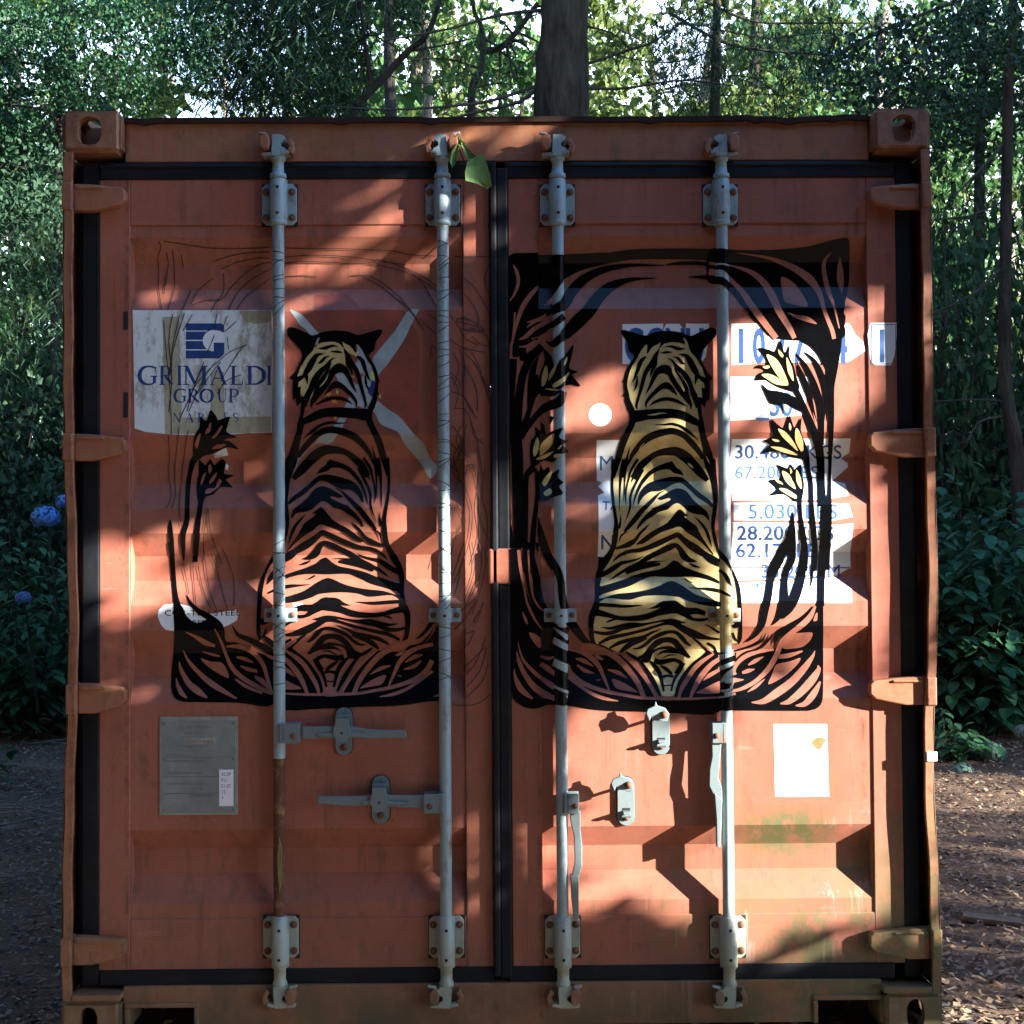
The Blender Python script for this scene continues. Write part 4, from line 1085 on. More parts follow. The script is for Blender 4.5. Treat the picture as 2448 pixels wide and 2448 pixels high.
SER = {   # capital serif letters as tapered strokes in a unit box, (x,y,w)
 'G': ['.92,.14,.05 .82,.05,.10 .55,.01,.09 .25,.10,.16 .10,.35,.20 .08,.6,.22 .22,.88,.17 .52,1.0,.09 .78,.95,.08 .86,.86,.14', '.86,.55,.16 .86,.92,.16', '.66,.55,.07 1.0,.55,.07', '.93,.02,.05 .93,.30,.04'],
 'R': ['.20,0,.20 .20,1,.20', '.0,0,.05 .42,0,.05', '.0,1,.05 .42,1,.05', '.2,.02,.06 .6,.03,.10 .78,.25,.20 .6,.48,.10 .2,.51,.06', '.42,.5,.14 .68,.78,.20 1.0,1.0,.10'],
 'I': ['.5,0,.27 .5,1,.27', '0,0,.06 1,0,.06', '0,1,.06 1,1,.06'],
 'M': ['.12,0,.05 .12,1,.05', '.0,1,.05 .25,1,.05', '.0,0,.05 .2,0,.05', '.14,0,.14 .48,.95,.12', '.48,.95,.04 .84,0,.05', '.86,0,.15 .86,1,.15', '.72,1,.05 1,1,.05', '.84,0,.05 1,0,.05'],
 'A': ['.5,0,.05 .12,1,.06', '.5,0,.14 .86,1,.17', '.22,.66,.06 .74,.66,.06', '.0,1,.05 .28,1,.05', '.68,1,.05 1,1,.05'],
 'L': ['.25,0,.22 .25,1,.22', '.0,0,.05 .5,0,.05', '.0,1,.05 .9,1,.06', '.93,.70,.04 .92,1,.10'],
 'D': ['.2,0,.18 .2,1,.18', '.0,0,.05 .4,0,.05', '.0,1,.05 .4,1,.05', '.2,.02,.06 .55,.03,.10 .88,.25,.18 .93,.5,.22 .88,.75,.18 .55,.97,.10 .2,.98,.06'],
 'O': ['.5,.01,.08 .2,.14,.17 .08,.5,.22 .2,.86,.17 .5,.99,.08 .8,.86,.17 .92,.5,.22 .8,.14,.17 .5,.01,.08'],
 'U': ['.22,0,.20 .22,.65,.20 .34,.93,.12 .55,.99,.09 .76,.9,.07 .84,.65,.06 .84,0,.06', '.02,0,.05 .42,0,.05', '.68,0,.05 1,0,.05'],
 'P': ['.22,0,.20 .22,1,.20', '.0,0,.05 .44,0,.05', '.0,1,.05 .44,1,.05', '.2,.02,.06 .66,.03,.10 .86,.27,.20 .66,.53,.10 .2,.55,.06'],
 'N': ['.13,0,.06 .13,1,.06', '.13,0,.14 .86,1,.14', '.86,0,.06 .86,1,.06', '0,1,.05 .28,1,.05', '.72,0,.05 1,0,.05', '0,0,.05 .2,0,.05'],
 'E': ['.25,0,.2 .25,1,.2', '0,0,.06 .85,0,.06', '0,1,.06 .9,1,.06', '.25,.5,.06 .7,.5,.06', '.85,0,.05 .85,.2,.05', '.9,.8,.05 .9,1,.05', '.7,.4,.05 .7,.6,.05'],
 'S': ['.85,.22,.04 .78,.06,.08 .5,.01,.10 .18,.12,.15 .25,.38,.16 .7,.58,.18 .82,.8,.16 .55,.98,.10 .2,.93,.08 .12,.75,.04']}
def serif(p, org, txt):
    for ch, x0, x1, y0, y1 in txt:
        W, H = x1 - x0, y1 - y0
        for s in SER[ch]:
            P = PT3(s)
            hz = abs(P[0][1] - P[-1][1]) < .01 and len(P) == 2
            p.st(org, [(x0 + a * W, y0 + b * H, c * (H if hz else max(W, H * .55))) for a, b, c in P])
def PT3(s): return [tuple(float(v) for v in q.split(',')) for q in s.split()]

# --- left door
bgp = Paint(.0002)
bgp.tris(polytris([(680,745),(750,745),(752,706),(832,703),(862,735),(965,742),(1002,800),(1002,1062),(930,1042),(690,1037)], False), (0, 0, 1), m=0)
bgp.mb.build('repainted_patch', M_REDP, DL, fixn=False)
xg = Paint(.00035)
xg.pg(L2b, PT('300,-30 340,-20 400,15 440,60 500,130 560,190 690,420 830,560 950,650 1050,730 1150,800 1250,920 1330,1000 1380,1110 1430,1170 1425,1220 1380,1272 1340,1210 1290,1130 1180,1000 1130,910 1000,850 940,750 830,710 700,560 600,380 430,130 380,90 340,30'))
xg.pg(L2b, PT('1290,-30 1270,10 1230,90 1180,200 1050,390 990,460 900,600 740,800 700,880 610,1000 500,1000 370,1130 330,1212 268,1205 360,1110 450,1040 560,920 650,850 760,640 900,420 960,310 1110,130 1190,0 1230,-30'))
xg.mb.build('sprayed_cross', M_GREY, DL, fixn=False); xg = Paint(.0004)
xg.pg(L3b, PT('320,455 400,455 400,500 330,500'), False)
xg.mb.build('spray_smear', M_GREY, DL, fixn=False)

st = Paint(.0006)
st.pg(L2, PT('700,-26 1772,-28 1772,915 1600,918 1480,928 1330,922 1200,936 1000,930 800,910 715,882 708,400'), False)
st.mb.build('shipping_sticker', M_STK, DL, fixn=False); st = Paint(.0006)
st.pg(L3, PT('892,560 900,510 940,470 1010,460 1100,470 1170,490 1240,545 1330,535 1440,515 1500,505 1516,540 1500,590 1440,625 1400,640 1330,640 1320,665 1200,675 1100,668 1020,675 950,660 915,620'), False)
st.pg(L3, PT('1340,345 1420,350 1430,390 1350,390'), False) if False else None
st.mb.build('oval_sticker', M_STK2, DL, fixn=False); st = Paint(.0006)
st.pg(L2, PT('1320,1040 1420,1030 1435,1090 1330,1112'), False); st.pg(L2, PT('1415,1150 1440,1170 1430,1205 1412,1195'), False)
st.mb.build('sticker_scrap', M_STK, DL, fixn=False)
tp = Paint(.0009)
def tstrip(s):
    global tk
    p = Paint(.0009 + tk * 2e-5); tk += 1; p.pg(L2, PT(s), False); p.mb.build('tape_strip', M_TAPE, DL, fixn=False)
tk = 0
tstrip('930,25 1040,22 1062,60 1060,280 1075,560 1078,925 948,925 940,500')
tstrip('1300,470 1340,430 1400,450 1412,900 1300,915')
tstrip('1520,-20 1765,-25 1765,60 1660,80 1560,60')
tstrip('1080,800 1765,790 1765,908 1480,920 1080,925')
bl = Paint(.0012)
bl.pg(L2, PT('1110,75 1380,75 1404,92 1404,310 1365,345 1110,345'), False)
wt = Paint(.0016)
for y in (130, 202, 275): wt.pg(L2, PT(f'1110,{y} 1275,{y} 1275,{y+8} 1110,{y+8}'), False)
wt.pg(L2, [(1322 + 82 * cos(q * .2618), 208 + 82 * sin(q * .2618)) for q in range(24)], False); wt.pg(L2, PT('1330,128 1392,135 1404,150 1404,222 1330,222'), False)
wt.mb.build('emblem_white', M_STK2, DL, fixn=False)
b2 = Paint(.0021); b2.pg(L2, PT('1325,224 1406,224 1406,296 1325,296'), False); b2.mb.build('emblem_bar', M_BLUE, DL, fixn=False)
serif(bl, L2, [('G',742,888,405,545),('R',905,1012,405,545),('I',1042,1078,405,545),('M',1088,1275,405,545),('A',1292,1428,405,545),('L',1450,1552,405,545),('D',1572,1720,405,545),('I',1733,1768,405,545)])
serif(bl, L2, [('G',1018,1112,580,682),('R',1122,1212,580,682),('O',1216,1322,580,682),('U',1350,1428,580,682),('P',1438,1522,580,682)])
serif(bl, L2, [('N',1010,1072,765,835),('A',1105,1170,765,835),('P',1200,1250,765,835),('L',1300,1345,765,835),('E',1400,1440,765,835),('S',1470,1518,765,835)])
bl.mb.build('sticker_print', M_BLUE, DL, fixn=False)
tx = Paint(.0012)
tx.tris(text_tris('COR-TEN STEEL', 945, 552, 44, 1.25, 1.1, .01), L3)
tx.tris(text_tris('REPAIR', 1160, 628, 42, 1.0, 1.1, .01), L3)
tx.mb.build('sticker_print', M_INK, DL, fixn=False)

pl = MB()
pX0, pX1 = xx(387, 1830, .046), xx(563, 1830, .046); pZ1, pZ0 = unproj(475, 1722, .046)[1], unproj(475, 1943, .046)[1]
pl.box(pX0 - .006, pX1 + .006, .0455, Y_FLAT + .0006, pZ0 - .006, pZ1 + .010, 1)
pl.box(pX0, pX1, .0440, .0458, pZ0, pZ1, 0)
for z in (pZ0 + .008, (pZ0 + pZ1) / 2 + .02, pZ1 - .008):
    for x in (pX0 + .007, pX1 - .007): pl.dome((x, .0439, z), .003, (0, -1, 0), .6, 8, 2)
def flat_text(txt, px, py, h, Y, mb, m, sx=1.0, sp=1.0, bold=0):
    for t in text_tris(txt, px, py, h, sx, sp, bold):
        mb.add([(unproj(x, y, Y)[0], Y, unproj(x, y, Y)[1]) for x, y in t], [tuple(range(3))], m)
for t, x, y, h in (('CSC SAFETY APPROVAL', 428, 1741, 6), ('GB-LR 25510', 440, 1755, 6), ('DATE MANUFACTURED  1997', 425, 1786, 4.5), ('IDENTIFICATION No.', 400, 1808, 5), ('MAXIMUM GROSS MASS 30.480 KG', 400, 1822, 5), ('ALLOWABLE STACKING MASS', 400, 1850, 5), ('RACKING TEST VALUE 15.240 KG', 400, 1876, 5), ('7 - 02', 462, 1890, 8), ('EXAMINATION', 455, 1905, 6)):
    flat_text(t, x, y, h, .0436, pl, 2, .9)
for y in (1811, 1857, 1897): pl.box(pX0 + .01, pX1 - .01, .0436, .0441, unproj(475, y, .044)[1], unproj(475, y - 1.2, .044)[1], 2)
pl.box(xx(440, 1770, .0436), xx(516, 1770, .0436), .0432, .0442, unproj(475, 1779, .044)[1], unproj(475, 1765, .044)[1], 4)
flat_text('CONTAINER', 443, 1777, 9, .0430, pl, 2, .95)
pl.box(xx(524, 1880, .043), xx(558, 1880, .043), .0425, .0442, unproj(540, 1927, .043)[1], unproj(540, 1840, .043)[1], 3)
for i, t in enumerate(('ACEP', 'RU', '01 07', '12', '4')): flat_text(t, 529, 1855 + i * 14, 9, .0422, pl, 5, .8)
pl.build('data_plate', [M_PLATE, M_SEAL, M_PTXT, M_STK2, M_SEAL, M_BLUE], DL, .0008)

# --- right door
st = Paint(.0005)
for org, s in ((CA, '328,170 800,162 795,245 830,165 985,165 1022,210 1028,300 1050,300 1062,160 1185,165 1330,162 1320,380 1290,540 1230,640 1000,640 328,630'),
               (T2b, '155,75 1065,75 1110,160 1170,215 1185,285 1060,370 900,385 700,375 400,375 280,390 155,395'),
               (T2b, '1225,70 1432,68 1425,220 1410,330 1385,398 1255,395 1225,350 1205,160'),
               (T2b, '148,485 780,485 735,600 720,780 600,790 440,812 148,822'),
               (T2b, '160,965 1075,960 1062,1070 1000,1115 1050,1150 1055,1178 935,1285 1030,1305 1062,1400 850,1432 165,1437'),
               (T2b, '172,1455 600,1448 1060,1462 1090,1565 900,1600 560,1588 173,1592'),
               (T2b, '165,1602 560,1608 920,1628 1092,1615 1075,1800 1075,1960 160,1960'),
               (T3b, '160,180 1078,180 958,247 700,262 160,285'),
               (T3b, '165,300 450,290 900,262 958,252 1050,325 1082,348 1082,455 165,455'),
               (T2, '890,972 1150,972 1150,2010 900,2010 900,1400 950,1375 902,1330 930,1300 892,1285'),
               (T3, '900,100 1000,100 930,260 900,270')):
    st = Paint(.0005); st.pg(org, PT(s), False); st.mb.build('number_sticker', M_STK2, DR, fixn=False)
st = Paint(.0005)
st.tris([tuple((918 + 88 * cos(a + d) * (1 if a < 4 or a > 5.2 else .93), 778 + 88 * sin(a + d)) if i else (918, 778) for i, d in enumerate((0, 0, .2618))) for a in [.2618 * k for k in range(24)]], T2)
st.mb.build('round_sticker', M_STK2, DR, fixn=False); st = Paint(.0005)
st.pg((0, 0, 1), [(1849,1731),(1977,1731),(1982,1904),(1871,1905),(1853,1904)], False)
st.mb.build('blank_sticker', M_STK2, DR, fixn=False)
st = Paint(.0008); st.pg((0, 0, 1), [(1940,1776),(1955,1762),(1975,1768),(1968,1780),(1958,1792)]); st.mb.build('lichen_spot', M_OCHR, DR, fixn=False)
bl = Paint(.0009)
def tt(p, org, txt, x, y, h, sx=1, sp=1, b=0): p.tris(text_tris(txt, x, y, h, sx, sp, b), org)
tt(bl, T2b, '1', 175, 370, 262, .62, 1, .03); tt(bl, T2b, '0', 322, 370, 262, .52, 1, .03); tt(bl, T2b, '2', 478, 370, 262, .55, 1, .03); tt(bl, T2b, '7', 628, 370, 262, .55, 1, .03); tt(bl, T2b, '4', 940, 370, 262, .62, 1, .03)
tt(bl, T2b, '30.480', 178, 1115, 108, 1.02, 1.05, .012); tt(bl, T2b, 'KGS', 730, 1115, 108, .95, 1.1, .012)
tt(bl, T2b, '28.200', 198, 1740, 112, 1.02, 1.05, .012); tt(bl, T2b, 'KGS', 660, 1740, 112, .95, 1.1, .012)
tt(bl, T2b, '62.170', 188, 1875, 112, 1.02, 1.05, .012); tt(bl, T2b, 'LBS', 655, 1875, 112, .95, 1.1, .012)
tt(bl, T3b, '33.2', 380, 262, 108, 1.0, 1.05, .012); tt(bl, T3b, 'CU.M', 640, 262, 108, .95, 1.1, 0)
tt(bl, T2, 'NET', 915, 1813, 115, .95, 1.1, .012)
bl.mb.build('number_print', M_BLUE, DR, fixn=False)
bl = Paint(.0009)
for ch, x in (('G', 350), ('C', 590), ('N', 815), ('U', 1050)): tt(bl, CA, ch, x, 590, 385, .60, 1, .03)
tt(bl, T2b, '1', 1262, 365, 250, .62, 1, .03)
for a, b, c, d in ((1232, 1424, 82, 88), (1232, 1238, 82, 388), (1418, 1424, 82, 330), (1250, 1395, 384, 390)): bl.pg(T2b, [(a, c), (b, c), (b, d), (a, d)], False)
tt(bl, T2b, '5.030 LBS', 280, 1578, 118, 1.02, 1.05, .008)
tt(bl, T2b, '67.200 LBS', 180, 1268, 100, 1.0, 1.05, .004)
tt(bl, T2b, '_30', 350, 785, 190, .72, 1.0, .012)
tt(bl, T2, 'MAX', 905, 1205, 118, .95, 1.1, 0); tt(bl, T2, 'TARE', 935, 1510, 70, .95, 1.1, .01)
tt(bl, T3b, ',', 340, 325, 108, 1, 1, .02)
bl.mb.build('number_print', M_LBLUE, DR, fixn=False)

# ------------------------------------------------------------------ paint: left door
SH, SV = -794, -3
PB = Paint(.0018)
for P in TS_A: PB.st(CA, P, mir=True)
PB.pg(CA, HEADCAP, mir=True); PB.pg(CA, HEADR, False, mir=True)
PB.pg(CB, BODYR, mir=True)
for P in TS_B: PB.st(CB, P, mir=True)
for P in TP_B: PB.pg(CB, P, mir=True)
for P in TS_C: PB.st(CC, P, mir=True)
LM = 1054
PB.pg(L3, LBP)
for P in LBS: PB.st(L3, P)
for P in LFS: PB.st(L2, P)
for s in LF: PB.pg(L2, PT(s))
PB.pg(T3, M4P, mir=True, xmin=655, xmax=LM)
PB.st(L3b, [(1400, 600, 40), (1360, 680, 60), (1290, 760, 70), (1200, 830, 40)]); PB.st(L3b, [(1440, 640, 20), (1400, 730, 40), (1330, 800, 40)])
PB.mb.build('painted_tiger', M_BLK, DL, fixn=False)
PG = Paint(.0029)
for P in LBG: PG.st(L3, P)
for s in LBGP: PG.pg(L3, s)
for P in M4G: PG.st(T3, P, mir=True, xmin=655, xmax=LM)
for P in M4GP: PG.pg(T3, P, mir=True, xmin=655, xmax=LM)
for H in LFH:
    for s in H: PG.pg(L2, PT(s))
for P in (CC,):
    for q in ('560,860 700,930 640,870', ): pass
PG.mb.build('bare_paint_gap', M_RUST, DL, fixn=False)
# gold leaf begun on the left tiger's head
PH = Paint(.0012)
PH.pg(L2b, PT('330,480 385,400 440,300 520,240 555,155 600,190 700,200 820,290 822,335 745,300 742,360 795,495 770,480 730,400 660,380 600,480 550,590 510,600 460,650 430,660 380,610 355,520'))
PH.mb.build('gold_leaf', M_GOLD, DL, fixn=False)
PW = Paint(.00125)
PW.pg(L2b, PT('815,235 850,250 900,330 960,450 940,490 830,450 795,400 830,340')); PW.mb.build('grey_undercoat', M_GREY, DL, fixn=False)
PW = Paint(.0013); PW.pg(L2b, PT('930,515 960,540 955,600 930,640 905,600 895,570 920,560')); PW.mb.build('paint_fleck', M_NAVY, DL, fixn=False)
PW = Paint(.0013)
for s in ('575,630 600,598 622,612 600,635', '620,660 660,670 665,690 630,685', '640,790 660,785 665,805 640,815'):
    PW = Paint(.0013); PW.pg(L2b, PT(s)); PW.mb.build('paint_fleck', M_ORNG, DL, fixn=False)
PW = Paint(.0013)
for s in ('660,585 672,600 668,620 658,610', '920,450 955,455 950,520 925,490', '985,620 1000,625 995,655 985,640', '810,680 825,690 818,710'):
    PW = Paint(.0013); PW.pg(L2b, PT(s)); PW.mb.build('paint_fleck', M_LIME, DL, fixn=False)
# pencil sketch of what is still to be painted
PK = Paint(.0031)
for org, L in ((L1, PENL1), (L1b, PENL1b), (L2, PENL2), (L2b, PENL2b), (L3, PENL3), (L3b, PENL3b)):
    for s in L:
        P = PT(s); PK.st(org, [(x, y, 6.0) for x, y in P], xmax=1172)
PK.mb.build('marker_sketch', M_INK, DL, fixn=False)

# ------------------------------------------------------------------ paint: right door
GD = Paint(.0012)
GD.pg(CA, GOLD_A, False); GD.pg(CB, GOLD_B, True, rods=(3,)); GD.pg(CC, GOLDP_C)
PB = Paint(.0018)
k23 = dict(rods=(2,)); k3 = dict(rods=(3,))
for P in TS_A: PB.st(CA, P)
PB.pg(CA, HEADCAP); PB.pg(CA, HEADR, False); PB.pg(CB, BODYR, **k3)
for P in TS_B: PB.st(CB, P, **k3)
for P in TP_B: PB.pg(CB, P, **k3)
for P in TS_C: PB.st(CC, P, **k3)
for P in FR_S1: PB.st(T1, P, rods=(2, 3))
PB.pg(T1, FR_P1, **k23); PB.pg(T1b, FR_P1b, **k3)
for P in FR_S2: PB.st(T2, P, xmin=1219, **k23)
for P in FR_S2b: PB.st(T2b, P)
for P in FR_P2b: PB.pg(T2b, P)
for P in FR_S3b: PB.st(T3b, P, **k3)
PB.pg(T3b, FR_P3b, **k3)
for P in FR_S3: PB.st(T3, P, xmin=1211, **k23)
PB.pg(T3, M4P, rods=(2, 3))
PB.st((0, 0, 1), [(1738,1560,44),(1738,1674,44)], rods=(3,)); PB.st((0, 0, 1), [(1341,1500,40),(1341,1672,40)], rods=(2,))
for org, s, g in FL: PB.pg(org, PT(s), **(k23 if org is T2 else {}))
for y in (1250, 1350): pass
PG = Paint(.0029)
for P in FR_G1: PG.st(T1, P, xmin=1219)
for P in FR_G1b: PG.st(T1b, P, **k3)
for P in FR_GP1b: PG.pg(T1b, P)
for P in FR_G2: PG.st(T2, P, **k23)
for P in FR_G3b: PG.st(T3b, P, **k3)
for P in FR_GP3b: PG.pg(T3b, P)
for P in M4G: PG.st(T3, P, rods=(3,))
for P in M4X: PG.st(T3, P)
O1 = (0, 0, 1)
for P in ([(1322,1530,16),(1360,1550,14)], [(1322,1582,18),(1360,1600,20)], [(1322,1640,6),(1360,1656,7)], [(1322,1500,3),(1360,1526,14)]): PG.st(O1, P, rods=(2,))
for P in ([(1718,1572,12),(1755,1560,12)], [(1718,1600,10),(1740,1590,10),(1758,1584,8)], [(1722,1632,4),(1740,1612,14),(1758,1604,16)], [(1724,1652,6),(1745,1646,5),(1756,1620,4)], [(1718,1668,4),(1758,1658,5)]): PG.st(O1, P, rods=(3,))
for P in M4GP: PG.pg(T3, P)
PT_ = Paint(.0036)
for P in HOLE_A:
    one = Paint(.0036); one.st(CA, P); one.mb.build('gold_highlight', M_GOLD, DR, fixn=False)
for org, s, g in FL:
    for q in g:
        one = Paint(.0036); one.rod = PT_.rod; one.pg(org, PT(q), **(k23 if org is T2 else {}))
        if one.mb.f: one.mb.build('gold_petal', M_GOLD, DR, fixn=False)
PB.mb.build('painted_tiger', M_BLK, DR, fixn=False)
PG.mb.build('bare_paint_gap', M_RUST, DR, fixn=False)
GD.mb.build('gold_fur', M_GOLD, DR, fixn=False)

RK = Paint(.0006); r9 = random.Random(31)
for k, cx, spans in ((0, 664, ((600, 760, 9), (1290, 1640, 20))), (1, 1064, ((560, 1180, 30), (1180, 1640, 18)))):
    for y0, y1, n in spans:
        for i in range(n):
            y = y0 + (y1 - y0) * (i + r9.random()) / n; q = r9.uniform(-10, 34) * (1 if r9.random() < .8 else -1)
            RK.tris(ribbon([(cx - 17, y, 1.2), (cx - 2 + r9.uniform(-6, 6), y - q * .35, 1.3), (cx + 17, y - q, 1.2)]), (0, 0, 1), rods=(k,), xmin=cx - 17, xmax=cx + 17)
rod(0, DL, [(RK.rod[0], 5)]); rod(1, DL, [(RK.rod[1], 5)])
rod(2, DR, [(GD.rod[2], 6), (PB.rod[2], 5), (PG.rod[2], 7), (PT_.rod[2], 6)])
rod(3, DR, [(GD.rod[3], 6), (PB.rod[3], 5), (PG.rod[3], 7), (PT_.rod[3], 6)])
for k, d in ((0, DL), (1, DL), (2, DR), (3, DR)):
    keeper(k, True, d); keeper(k, False, d)
    guide(k, 436, 535, 428, 534, d, False); guide(k, 2194, 2295, 2193, 2314, d, True)
    clamp(k, 1455, 1488, d, [M_GALV, M_GALV, M_BOLT, M_DARK] if k != 3 else [M_GALVD, M_GOLD, M_BOLT, M_BLK])

catch(802, 842, 1691, 1805, DL, True); catch(889, 931, 1854, 1969, DL, True)
catch(1558, 1600, 1691, 1804, DR, False); catch(1475, 1516, 1857, 1973, DR, False)
handle(0, 1, 1727, 1774, DL, [([(722,1738),(800,1737),(801,1766),(722,1768)], .004, .012), ([(798,1738),(845,1738),(880,1745),(970,1748),(972,1764),(880,1767),(845,1765),(798,1762)], .004, .016), ([(755,1753),(800,1752),(850,1751),(873,1753),(870,1762),(800,1763),(760,1760)], -.002, .006)])
handle(1, -1, 1893, 1940, DL, [([(1015,1902),(930,1902),(930,1930),(1015,1934)], .004, .012), ([(932,1901),(880,1903),(858,1905),(760,1905),(758,1922),(850,1929),(900,1926),(932,1926)], .004, .016), ([(980,1918),(930,1914),(880,1913),(862,1916),(870,1924),(930,1925),(975,1924)], -.002, .006)])
handle(3, -1, 1725, 1773, DR, [([(1702,1770),(1726,1770),(1724,1800),(1722,1822),(1718,1860),(1727,1885),(1728,1920),(1724,1925),(1708,1905),(1696,1880),(1697,1840),(1703,1810)], .004, .010), ([(1708,1895),(1727,1912),(1726,1960),(1723,2027),(1714,2027),(1713,1960)], .002, .020)], True)
handle(2, 1, 1893, 1941, DR, [([(1362,1938),(1388,1938),(1388,1985),(1392,2020),(1392,2072),(1384,2100),(1366,2098),(1374,2060),(1372,2000),(1364,1965)], .003, .010), ([(1364,2092),(1384,2094),(1384,2199),(1372,2199),(1366,2150)], .002, .020)], True)

# odd marks on the frame
mb = MB(); mb.box(xx(2215, 1808, 0), xx(2240, 1808, 0), -.003, .004, unproj(2225, 1820, 0)[1], unproj(2225, 1797, 0)[1]); mb.build('reflector_square', M_STK2, CT, .002)
for y0, y1 in ((745, 788), (938, 998)):
    mb = MB(); mb.box(xx(295, y0, .044), xx(306, y0, .044), .0435, .0455, unproj(300, y1, .044)[1], unproj(300, y0, .044)[1]); mb.build('dark_slot_mark', M_DARK, DL)
# ------------------------------------------------------------------ ground
def gheight(x, y):
    d = max(0, y - 2) + max(0, abs(x) - 4) * .5
    h = .05 * noise.noise(Vector((x * .5, y * .5, 0))) * min(1, max(0, (abs(x) - 1.3) * .8) + max(0, y - 6.2)) + .004 * noise.noise(Vector((x * 3, y * 3, 5)))
    return h + .012 * d - .005
def ground_mat():
    t = NT('forest_floor')
    a = t.noise(3, det=6, rough=.7); b = t.noise(45, (1, 1, 1), 6, .8)
    c = t.mix(t.ramp(b, [(.35, 0), (.65, 1)]), (.08, .05, .03), (.21, .135, .085))
    c = t.mix(t.ramp(a, [(.4, 0), (.65, .6)]), c, (.035, .022, .014))
    t.bump(b, .7, .008)
    return t.set(.9, .2, 0, c)
M_GROUND = ground_mat()
mb = MB(); N = 150; vs = []; fs = []
def gc(i): u = (i / N - .5) * 2; return 90 * math.copysign(abs(u) ** 2.6, u)
for j in range(N + 1):
    for i in range(N + 1):
        x, y = gc(i), gc(j) + 3; vs.append((x, y, gheight(x, y)))
for j in range(N):
    for i in range(N):
        a = j * (N + 1) + i; fs.append((a, a + 1, a + N + 2, a + N + 1))
mb.add(vs, fs, 0, True)
g = mb.build('ground', M_GROUND); tag(g, 'brown forest floor of leaf litter round the container', 'ground', kind='structure')

# ------------------------------------------------------------------ foliage materials
def leaf_mat(name, c1, c2, trans=.35, rough=.5, sc=3.0, c3=None):
    t = NT(name)
    oi = t.n('ShaderNodeObjectInfo')
    n = t.noise(sc, det=3)
    c = t.mix(t.ramp(n, [(.35, 0), (.65, 1)]), c1, c2)
    f = t.noise(23, det=2)
    c = t.mix(t.math('MULTIPLY', t.ramp(f, [(.55, 0), (.7, 1)]), .4), c, c3 or tuple(min(1, q * 1.8) for q in c2))
    t.set(max(rough, .5), .15, 0, c)
    tr = t.n('ShaderNodeBsdfTranslucent'); t.l(c, tr.inputs[0])
    mx = t.n('ShaderNodeMixShader'); mx.inputs[0].default_value = trans
    t.l(t.p.outputs[0], mx.inputs[1]); t.l(tr.outputs[0], mx.inputs[2]); t.l(mx.outputs[0], t.out.inputs[0])
    return t.m
ML_FAR = leaf_mat('sunlit_beech_leaf', (.07, .12, .025), (.12, .155, .045), .42, c3=(.30, .30, .12))
ML_MID = leaf_mat('green_leaf', (.04, .10, .025), (.06, .13, .04), .35)
ML_DRK = leaf_mat('shaded_leaf', (.014, .042, .016), (.022, .060, .022), .25, c3=(.05, .11, .04))
ML_BIR = leaf_mat('birch_leaf', (.022, .075, .025), (.04, .105, .05), .3, .35, 6, (.11, .19, .15))
ML_SPR = leaf_mat('spruce_needle', (.014, .038, .018), (.026, .055, .028), .12, .6, c3=(.045, .085, .045))
ML_HYD = leaf_mat('hydrangea_leaf', (.022, .078, .03), (.034, .11, .045), .2, .4, 5)
ML_BIG = leaf_mat('shrub_leaf', (.015, .065, .032), (.026, .09, .045), .2, .38, 4)
ML_TWG = simple('dead_twig', (.05, .042, .036), .9, .4, 8, .1)
def bark(name, a, b, sc=10):
    t = NT(name)
    n = t.noise(sc, (1, 1, .22), 6, .75); v = t.noise(sc * 2.4, (1, 1, .3), 5, .7, (3, 3, 3))
    c = t.mix(t.ramp(n, [(.38, 0), (.62, 1)]), a, b)
    c = t.mix(t.math('MULTIPLY', t.ramp(t.noise(2.5, det=3), [(.5, 0), (.7, 1)]), .4), c, (.03, .04, .02))
    t.bump(t.math('ADD', n, v), 1.0, .03)
    return t.set(.9, .2, 0, c)
MB_SPR = bark('spruce_bark', (.010, .0075, .005), (.050, .037, .025), 9)
MB_PALE = bark('pale_bark', (.12, .095, .08), (.30, .25, .20), 12)
MB_DARK = bark('dark_bark', (.020, .016, .014), (.055, .046, .040), 14)

RG = random.Random(7)
def leaf(mb, p, s, rg, flat=0, long=1.5):
    n = Vector((rg.gauss(0, 1), rg.gauss(0, 1), rg.gauss(0, 1) + flat)).normalized()
    t = n.cross(Vector((rg.gauss(0, 1), rg.gauss(0, 1), rg.gauss(0, .6)))).normalized(); b = n.cross(t)
    a = s * rg.uniform(.7, 1.3); p = Vector(p)
    b0 = len(mb.v)
    mb.v += [tuple(p - t * a * long * .5), tuple(p + b * a * .5 + n * a * .12), tuple(p + t * a * long * .5), tuple(p - b * a * .5 + n * a * .12)]
    mb.f.append([b0, b0 + 1, b0 + 2, b0 + 3]); mb.m.append(0); mb.sm.append(False)
def cloud(mb, n, c, r, size, rg, clump=.35, nc=None, flat=0, hollow=0):
    c = Vector(c); nc = nc or max(4, n // 60)
    cl = []
    for _ in range(nc):
        while 1:
            q = Vector((rg.uniform(-1, 1), rg.uniform(-1, 1), rg.uniform(-1, 1)))
            if hollow < q.length < 1: break
        cl.append((Vector((q.x * r[0], q.y * r[1], q.z * r[2])), rg.uniform(.5, 1.2)))
    rm = min(r) * clump
    for _ in range(n):
        q, k = rg.choice(cl)
        leaf(mb, c + q + Vector((rg.gauss(0, rm * k), rg.gauss(0, rm * k), rg.gauss(0, rm * k * .6))), size, rg, flat)
